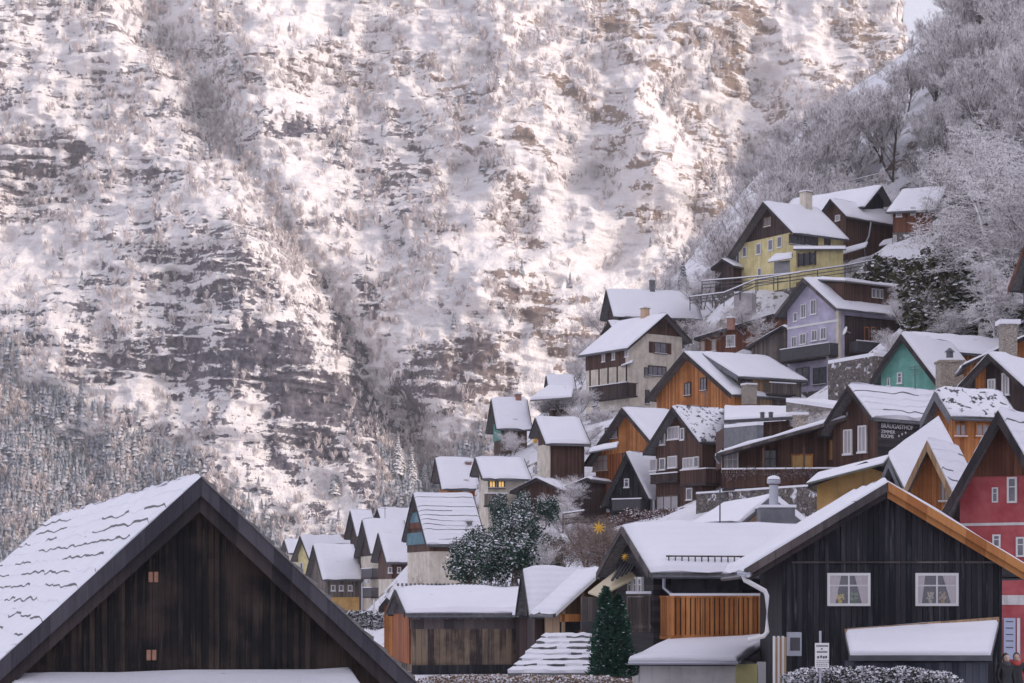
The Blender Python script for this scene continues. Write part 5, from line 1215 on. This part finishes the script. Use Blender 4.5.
for i, (px, py, d, sc) in enumerate(FB):
    x = (px - 512) / F * d; z = min(P(px, py, d).z, hill_z(x, d) + 2.5); plant(frost[i % 3], (x, d, z - .4), sc * (.15 if px < 600 else .18))
vine = [shrub_proto('vine_shrub', 'leafless purple brown vine bush in the strip below the brown gabled house', 'vine bushes below the brown gabled house', 460 + i, 'vine_leaf', 1300, 1.1, 1.0, .07, 7) for i in range(2)]
for i, (px, d) in enumerate(zip(range(622, 752, 9), [150, 149, 148, 147, 146, 144, 142, 140, 138, 136, 134, 132, 130, 128, 126])):
    py = 528 - .02 * (px - 622) - (i % 3) * 2; x = (px - 512) / F * d; plant(vine[i % 2], (x, d, P(px, py, d).z - .4), 1.5)
brush = None
for i, (px, py, d, h) in enumerate(((585, 570, 112, 3.2), (600, 572, 108, 3.4), (612, 566, 108, 2.8), (578, 552, 122, 3), (595, 552, 120, 3), (610, 548, 122, 2.6), (622, 560, 112, 2.4), (568, 565, 116, 2.6))):
    x = (px - 512) / F * d
    if brush is None: t, c = bare_tree(330, 10, .7, 4, .1, 4); brush = proto('bare_shrub', 'tangled tan brush with snowy twigs on the bank under the yellow star', 'shrub', 'tangled brush under the yellow star', with_mat(t, 'brown_leaf'), with_mat(c, 'twig_tan'))
    plant(brush, (x, d, P(px, py, d).z - .2), h / 9.5)
for i, (px, py, d, h) in enumerate(((437, 592, 150, 3.6), (428, 590, 152, 3.0), (448, 592, 148, 2.6), (397, 600, 156, 3.6), (404, 592, 158, 4.4), (390, 604, 154, 2.6), (409, 584, 160, 3.6))):
    x = (px - 512) / F * d
    if i == 0: t, c = bare_tree(340, 10, .5, 4, 0, 3); yard = proto('bare_shrub', 'bare brown twiggy shrub by the cream wall under the banded gable', 'shrub', 'twiggy shrubs at the cream wall', with_mat(t, 'brown_leaf'), with_mat(c, 'brown_leaf'))
    plant(yard, (x, d, -.2), h / 8)

# -- conifers
def spruce_mesh(seed, h=10.0, n=26, w=.22):
    r = random.Random(seed); v = []; f = []
    for L in range(n):
        q = L / (n - 1); z = h * (.06 + .92 * q); rad = h * w * (1 - q) ** .8 + .05; m = max(5, int(13 * (1 - q) + 4))
        for k in range(m):
            a = 6.283 * (k + r.random() * .7) / m + L; rr = rad * r.uniform(.7, 1.12); dz = rr * r.uniform(.25, .5); wd = rr * r.uniform(.26, .42) + .03
            d = Vector((math.cos(a), math.sin(a), 0)); s_ = Vector((-d.y, d.x, 0)); b = Vector((0, 0, z)); o = len(v)
            v += [b, b + d * rr * .55 + s_ * wd - Vector((0, 0, dz * .45)), b + d * rr - Vector((0, 0, dz)), b + d * rr * .55 - s_ * wd - Vector((0, 0, dz * .45)), b + d * rr * .5 - Vector((0, 0, dz * .3 - rr * .06))]
            f += [(o, o + 1, o + 4), (o + 1, o + 2, o + 4), (o + 2, o + 3, o + 4), (o + 3, o, o + 4)]
    me = bpy.data.meshes.new('crown'); me.from_pydata([tuple(p) for p in v], [], f); me.update(); return me
def spruce(label, seed, px, base, d, hpx, mat='needle', z=None, w=.22):
    me = spruce_mesh(seed, w=w); me.materials.append(M[mat]); T = Tubes(); T.seg(Vector((0, 0, -.6)), Vector((0, 0, 8.5)), .14, .03, 7); t = T.mesh('trunk'); t.materials.append(M['bark_bare'])
    e = proto('conifer', label, 'tree', None, t, me); p = P(px, base, d); e.location = p if z is None else (p.x, p.y, z); s_ = hpx * d / F / 10; e.scale = (s_, s_, s_); e.rotation_euler = (0, 0, seed); return e
TX = 512 + MU / MYY * F; TY = YH - (MZ - ZC) / MYY * F
def on_mountain(px, py):
    i = np.argmin((TX - px) ** 2 + (TY - py) ** 2); return MYY.ravel()[i] - 1.5
for lab, px, base, hp in (('dark spruce standing alone at the cliff foot above the far row', 335, 494, 36), ('tall snowy spruce at the cliff foot, left of a close pair', 398, 474, 44), ('tallest whitened spruce of the pair above the steep banded roof', 412, 489, 46), ('short spruce beside the banded roof, right of the whitened spruce', 425, 489, 34), ('low spruce behind the roofs of the far row', 383, 500, 20)):
    spruce(lab, px, px, base, on_mountain(px, base), hp)
for lab, px, base, d, hp in (('dark spruce at the wood edge left of the yellow house', 683, 290, 258, 42), ('slim dark spruce rising out of the bare wood above the yellow house', 806, 182, 300, 62), ('small dark spruce beside the cream gallery house, left side', 596, 425, 205, 40), ('dark spruce between the cream gallery house and the yellow house', 706, 300, 236, 30)):
    spruce(lab, px, px, base, d, hp, z=hill_z((px - 512) / F * d, d) - .4)

# -- twin pointed conifer in front of the porch
def thuja():
    e = empty('conifer', P(610, 676, 69), 0, 'dense dark green twin pointed conifer beside the grey plank cabin', 'tree'); r = np.random.default_rng(5)
    V = []; Fa = []
    for cx, cyy, h, rad in ((-.14, 0, 3.05, .60), (.28, .1, 2.8, .62)):
        n = 5200; z = h * r.random(n) ** 1.25; a = r.uniform(0, 6.283, n); prof = rad * np.clip(1 - z / h, 0, 1) ** .62 * (1 + .22 * np.sin(a * 3 + z * 4) + .12 * np.sin(a * 7 - z * 9)); rr = prof * r.uniform(.55, 1.06, n)
        p = np.stack([cx + rr * np.cos(a), cyy + rr * np.sin(a), z], -1); out = np.stack([np.cos(a), np.sin(a), r.uniform(.2, 1.0, n)], -1) + r.normal(size=(n, 3)) * .35; out /= np.linalg.norm(out, axis=1)[:, None]
        t = np.cross(out, r.normal(size=(n, 3))); t /= np.linalg.norm(t, axis=1)[:, None]; s_ = r.uniform(.02, .055, n)[:, None]
        v = np.stack([p - t * s_, p + t * s_, p + out * s_ * 2.6], 1).reshape(-1, 3); Fa.append(np.arange(3 * n).reshape(-1, 3) + sum(len(q) for q in V)); V.append(v)
    np_mesh('crown', np.concatenate(V), np.concatenate(Fa), 'thuja_leaf', e)
    b = MB(); b.tube([(-.2, 0, -.3), (-.2, 0, 1.6)], [.07, .03]); b.tube([(.32, .1, -.3), (.32, .1, 1.5)], [.06, .03]); b.build('trunk', 'bark_bare', e)
thuja()
# -- clipped hedges in front
def hedge(label, px0, px1, top, d, dep, mat, n, size, sag):
    a, b_ = P(px0, top, d), P(px1, top, d); r = np.random.default_rng(int(px0)); w = b_.x - a.x; zt = a.z; o = ((a.x + b_.x) / 2, d, 0)
    u = r.random(n); v = r.random(n); hgt = zt * (1 - sag * np.abs(2 * u - 1) ** 5) + .10 * fbm(u * w / .5, v * 3, 3, 3); k = r.random(n) ** 3
    p = np.stack([(u - .5) * w, (v - .5) * dep, hgt - k * 1.3], -1); front = r.random(n) < .4; p[front, 1] = -dep / 2 + r.normal(size=front.sum()) * .05; p[front, 2] = (hgt - .06 - r.random(n) * 1.2)[front]
    nr = np.stack([r.normal(size=n) * .5, -.35 + r.normal(size=n) * .5, .7 + r.normal(size=n) * .4], -1); nr /= np.linalg.norm(nr, axis=1)[:, None]; t = np.cross(nr, r.normal(size=(n, 3))); t /= np.linalg.norm(t, axis=1)[:, None]; b = np.cross(nr, t); s_ = size * r.uniform(.6, 1.4, n)[:, None]
    vv = np.stack([p - t * s_, p - b * s_ * .6, p + t * s_, p + b * s_ * .6], 1).reshape(-1, 3); f = np.arange(4 * n).reshape(-1, 4)
    ob = np_mesh('hedge', vv, f, mat); ob.location = o; tag(ob, label, 'hedge'); return ob
mat_snowy('hedge_dark', (.018, .022, .020), (.06, .055, .045), .35, .80, 1.0, 3.0); mat_snowy('hedge_brown', (.12, .07, .045), (.30, .20, .13), .45, .95, 1.0, 3.0)
hedge('clipped dark hedge with a thick snow crust in front of the black barn', 783, 958, 669, 56.5, 1.6, 'hedge_dark', 16000, .05, .18)
hedge('long brown leaved hedge dusted with snow in front of the boathouse', 418, 632, 677, 64, 1.8, 'hedge_brown', 15000, .05, .12)
hedge('dark street hedge between the far yellow house and the boathouse', 338, 384, 612, 150, 2.5, 'hedge_dark', 3500, .12, .1)

# ================================================================ small things
def star(label, px, py, d, rpx):
    c = P(px, py, d); r1 = rpx * d / F; b = MB(); n = 9; v = [(0, -.12, 0), (0, .12, 0)]; f = []
    for i in range(2 * n):
        a = math.pi * i / n + .2; rr = r1 if i % 2 == 0 else r1 * .38; v.append((rr * math.cos(a), 0, rr * math.sin(a)))
    for i in range(2 * n): j = 2 + i; k2 = 2 + (i + 1) % (2 * n); f += [(0, j, k2), (1, k2, j)]
    b.add(v, f); o = b.build('star_ornament', mat_plain('star_yellow', (.78, .46, .04), .5, .1)); o.location = c; tag(o, label, 'ornament'); return o
star('large yellow paper star hanging over the brush below the rust orange house', 599, 528, 101, 7.5)
star('small yellow star hung in the dark gable above the cream wall', 535, 441, 180.6, 4); star('yellow star hung in the gable of the long dark timber house', 625, 557, 75.0, 4.5)

def rail(label, pts, h, mat='dark_paint', rails=3, step=2.2, snow=True, name='railing_fence'):
    """post and rail fence standing on the given points"""
    w = [P(*p) for p in pts]; o = empty(name, w[0], 0, label, 'fence'); lo = [p - w[0] for p in w]; k = 0
    for a, b_ in zip(lo[:-1], lo[1:]):
        n = max(1, int((b_ - a).length / step))
        for i in range(n): q = a.lerp(b_, i / n); m = MB(); m.box(q.x - .05, q.x + .05, q.y - .05, q.y + .05, q.z - .5, q.z + h); m.build('post', mat, o); k += 1
        for r_ in range(rails): m = MB(); z = Vector((0, 0, h * (1 - r_ / rails) - .03)); m.beam(a + z, b_ + z, .05, .09); m.build('rail', mat, o)
        if snow: m = MB(); z = Vector((0, 0, h + .07)); m.beam(a + z, b_ + z, .09, .10); m.build('snow', 'snow', o)
    return o
rail('snowy terrace railing running below the yellow house', [(702, 291, 221), (742, 288, 217), (790, 284, 212), (845, 276, 213), (885, 268, 216)], 1.1)
rail('lower snowy garden railing between the yellow house and lilac house', [(690, 306, 222), (724, 302, 216), (756, 289, 213), (800, 282, 209)], 1.0)
rail('short wooden rail fence at the foot of the rust orange house', [(563, 529, 158), (584, 526, 157)], 1.2, 'wood_grey', 3, 1.0)
rail('slatted garden fence above the roofs at the top of the wood edge', [(848, 192, 262), (880, 184, 266)], 1.4, 'wood_dark', 4, 1.5)
def block(name, label, cat, pts, dep, hgt, mat, snow=.2):
    """wall between two points of the picture (its top edge)"""
    a, b_ = P(*pts[0]), P(*pts[1]); u = (b_ - a); u.z = 0; nrm = Vector((-u.y, u.x, 0)).normalized() * dep; b = MB(); up = Vector((0, 0, hgt))
    b.hexa([a - up, b_ - up, b_ + nrm - up, a + nrm - up], [a, b_, b_ + nrm, a + nrm]); o = b.build(name, mat); tag(o, label, cat)
    if snow:
        b = MB(); s_ = Vector((0, 0, snow)); z = Vector((0, 0, .003)); b.hexa([a + z, b_ + z, b_ + nrm + z, a + nrm + z], [a + s_, b_ + s_, b_ + nrm + s_, a + nrm + s_]); b.build('snow', 'snow', o)
    return o
block('stone_wall', 'rubble retaining wall heaped with snow right of the lilac house', 'wall', [(828, 364, 170), (874, 356, 165)], 3, 6, 'rubble', .3)
block('terrace_wall', 'pale curved stone terrace wall under the slatted porch', 'wall', [(786, 402, 150), (836, 409, 141)], 3, 5, 'stone_wall', .3)
block('terrace_wall', 'low snow topped terrace wall over the vine bushes', 'wall', [(668, 522, 133), (700, 516, 131)], 1.5, 2, 'rubble', .25)
block('retaining_wall', 'dark wet retaining wall under the guesthouse gallery', 'wall', [(696, 494, 121), (815, 486, 113)], 2.0, 3.5, 'rubble', .12)
block('garden_wall', 'concrete garden wall with an open niche under the terrace railing', 'wall', [(734, 293, 215), (752, 293, 214)], 1.2, 2.2, 'plaster_grey', .2)
block('rock_outcrop', 'reddish brown rock outcrop standing in the bare wood', 'rock', [(884, 128, 318), (899, 124, 314)], 8, 9.5, mat_stone('rock_red', (.14, .075, .06), (.30, .18, .14), .3, .5), .3)
block('garden_wall', 'grey parapet roof between the brown gabled house and the guesthouse wing', 'wall', [(724, 428, 150), (757, 425, 144)], .5, 1.6, 'slate', .25)
slab_o = empty('flat_roof', P(760, 412, 158), 0, 'flat snow covered roof behind the brown gabled house with dark walls under it', 'roof')
gi = Matrix.Translation(slab_o.location).inverted(); slab([P(724, 420, 150), P(800, 416, 146), P(812, 408, 166), P(724, 408, 172)], .25, .25, 'dark_paint', 'roof', slab_o, gi)
b = MB(); a, c = P(728, 424, 151) - slab_o.location, P(798, 420, 147) - slab_o.location; b.add([a, c, c - Vector((0, 0, 3)), a - Vector((0, 0, 3)), a + Vector((0, 9, 0)), c + Vector((0, 9, 0)), c + Vector((0, 9, -3)), a + Vector((0, 9, -3))], [(0, 1, 2, 3), (1, 5, 6, 2), (4, 0, 3, 7), (5, 4, 7, 6), (0, 4, 5, 1)]); b.build('wall', 'wood_brown', slab_o)

# information board on its post
sg = empty('sign', P(820, 700, 55.3), 0, 'small white notice board on a thin steel post before the hedge', 'sign'); o_ = sg.location
p0, p1 = P(815, 668, 55.2) - o_, P(829, 643, 55.2) - o_
b = MB(); b.tube([(p0.x + .17, .06, -.6), (p0.x + .17, .06, P(0, 631, 55.2).z - o_.z)], .035); b.build('post', 'zinc', sg)
b = MB(); b.box(p0.x, p1.x, -.11, -.08, p0.z, p1.z); bd = b.build('board', 'white_paint', sg)
b = MB(); w_ = p1.x - p0.x; hh = p1.z - p0.z; r_ = random.Random(4)
def ink(u, v, du, dv): b.box(p0.x + u * w_, p0.x + (u + du) * w_, -.113, -.1105, p1.z - (v + dv) * hh, p1.z - v * hh)
for v, u0, u1 in ((.08, .1, .9), (.32, .13, .87)):
    u = u0
    while u < u1: ink(u, v, .06, .075); u += .085
ink(.42, .205, .12, .06)
for u0, v0 in ((.15, .52), (.36, .50), (.55, .52), (.72, .51)): ink(u0, v0, .14, .10)
for j in range(4):
    u = .1
    while u < .88: d_ = r_.uniform(.05, .14); ink(u, .70 + .07 * j, d_, .025); u += d_ + .03
b.build('lettering', 'dark_paint', bd)
# meter box and a bundle of pale poles on the black barn
b = MB(); q = P(794.5, 644, 61.2); b.box(q.x - .2, q.x + .2, q.y - .12, q.y + .3, q.z - .36, q.z + .36); b.box(q.x - .15, q.x + .15, q.y - .14, q.y - .121, q.z - .2, q.z + .2, 1); tag(b.build('meter_box', ['zinc', 'dark_paint']), 'small grey meter box on the black barn wall', 'meter box')
for i in range(6):
    q = P(774 + i * 2.2, 636 + (i % 2), 60.6 + .05 * i); b = MB(); b.box(q.x - .035, q.x + .035, q.y - .03, q.y + .03, -.2, q.z); tag(b.build('pole', 'wood_tan' if i % 2 else 'white_paint'), 'pale upright batten leaning in the bundle at the black barn corner', 'batten', 'pale battens at the barn corner')
# street lamp and posts down in the street
b = MB(); p = P(362, 622, 185); b.tube([(p.x, p.y, -.3), (p.x, p.y, 4.6)], [.09, .06]); b.tube([(p.x, p.y, 4.6), (p.x + .5, p.y - .2, 4.9)], .05); b.lathe([(.05, 0), (.22, .05), (.18, .3), (.03, .4)], (p.x + .5, p.y - .2, 4.6), 10); tag(b.build('street_lamp', 'zinc'), 'slim pale lamp post in the street before the far row', 'street lamp')
b = MB(); p = P(374, 622, 170); b.tube([(p.x, p.y, -.3), (p.x, p.y, 3.2)], .06); b.box(p.x - .05, p.x + .05, p.y - .4, p.y + .4, 2.4, 3.1); tag(b.build('street_sign', 'white_paint'), 'white street sign seen edge on near the boathouse', 'street sign')

# ================================================================ two people at the red house
def person(label, px, py, d, scarf, hair, face=(.62, .42, .33), turn=0.0, h=1.68):
    c = P(px, py, d); zt = c.z + .12; k = zt / h
    e = bpy.data.meshes.new('person'); J = {}
    verts = [(0, 0, .92), (0, .01, 1.12), (0, .02, 1.34), (0, .0, 1.44), (.17, .02, 1.38), (.24, .03, 1.12), (.22, -.10, .90), (-.17, .02, 1.38), (-.24, .03, 1.12), (-.22, -.10, .90), (.10, 0, .86), (.11, -.02, .48), (.11, .02, .06), (.12, -.14, .03), (-.10, 0, .86), (-.11, .0, .48), (-.11, .04, .06), (-.12, -.12, .03)]
    edges = [(0, 1), (1, 2), (2, 3), (2, 4), (4, 5), (5, 6), (2, 7), (7, 8), (8, 9), (0, 10), (10, 11), (11, 12), (12, 13), (0, 14), (14, 15), (15, 16), (16, 17)]
    rad = [.16, .15, .17, .065, .085, .06, .045, .085, .06, .045, .11, .075, .055, .05, .11, .075, .055, .05]
    e.from_pydata(verts, edges, []); tmp = bpy.data.objects.new('tmp', e); COL.objects.link(tmp); md = tmp.modifiers.new('s', 'SKIN'); sb = tmp.modifiers.new('u', 'SUBSURF'); sb.levels = 2
    for i, r_ in enumerate(rad): e.skin_vertices[0].data[i].radius = (r_, r_ * .85)
    e.skin_vertices[0].data[0].use_root = True
    bpy.context.view_layer.update(); me = bpy.data.meshes.new_from_object(tmp.evaluated_get(bpy.context.evaluated_depsgraph_get())); bpy.data.objects.remove(tmp)
    ob = link('person', me, 'black_cloth'); tag(ob, label, 'person'); ob.location = (c.x, d, 0); ob.rotation_euler = (0, 0, turn); ob.scale = (k, k, k)
    for p_ in me.polygons: p_.use_smooth = True
    bm = bmesh.new(); bmesh.ops.create_uvsphere(bm, u_segments=20, v_segments=16, radius=1)
    for v in bm.verts:
        x, y, z = v.co; w = .078 * (1 - .22 * max(0, -z) ** 1.5); v.co = Vector((x * w, y * .095, z * .118))
        if y < -.75 and abs(x) < .22 and -.35 < z < .15: v.co.y -= .022 * (1 - abs(x) / .22)
        if y < -.6 and .1 < z < .3 and .2 < abs(x) < .55: v.co.y += .012
    hd = bpy.data.meshes.new('head'); bm.to_mesh(hd); bm.free(); ho = link('head', hd, mat_plain('skin_%d' % int(px), face, .6, .1, sc=20), ob); ho.location = (0, -.02, 1.56)
    for p_ in hd.polygons: p_.use_smooth = True
    b = MB()
    for sx in (-1, 1): b.box(sx * .032 - .012, sx * .032 + .012, -.108, -.09, 1.568, 1.58)
    b.box(-.022, .022, -.112, -.095, 1.495, 1.503); b.build('features', mat_plain('features', (.10, .04, .035), .6), ob)
    bm = bmesh.new(); bmesh.ops.create_uvsphere(bm, u_segments=18, v_segments=12, radius=1)
    for v in bm.verts:
        x, y, z = v.co; v.co = Vector((x * .092, y * .108 + .02, z * .13))
        if y < -.25 and z < .45: v.co.y = .0
    hm = bpy.data.meshes.new('hair'); bm.to_mesh(hm); bm.free(); hh_ = link('hair', hm, mat_plain('hair_%d' % int(px), hair, .7, .2), ob); hh_.location = (0, 0, 1.585)
    b = MB(); b.lathe([(.09, 1.36), (.125, 1.40), (.115, 1.46), (.085, 1.48)], (0, -.01, 0), 16); b.build('scarf', mat_plain('scarf_%d' % int(px), scarf, .9, .2, sc=20), ob, smooth=True)
    return ob
person('person in dark coat with brown hair, left of the pair by red house', 1006, 658, 60.2, (.06, .05, .06), (.06, .04, .03), (.70, .50, .40), .25)
person('person in dark coat with a bright red scarf at the right edge', 1016.5, 658, 60.4, (.62, .05, .03), (.05, .035, .03), (.62, .42, .33), -.2, 1.66)
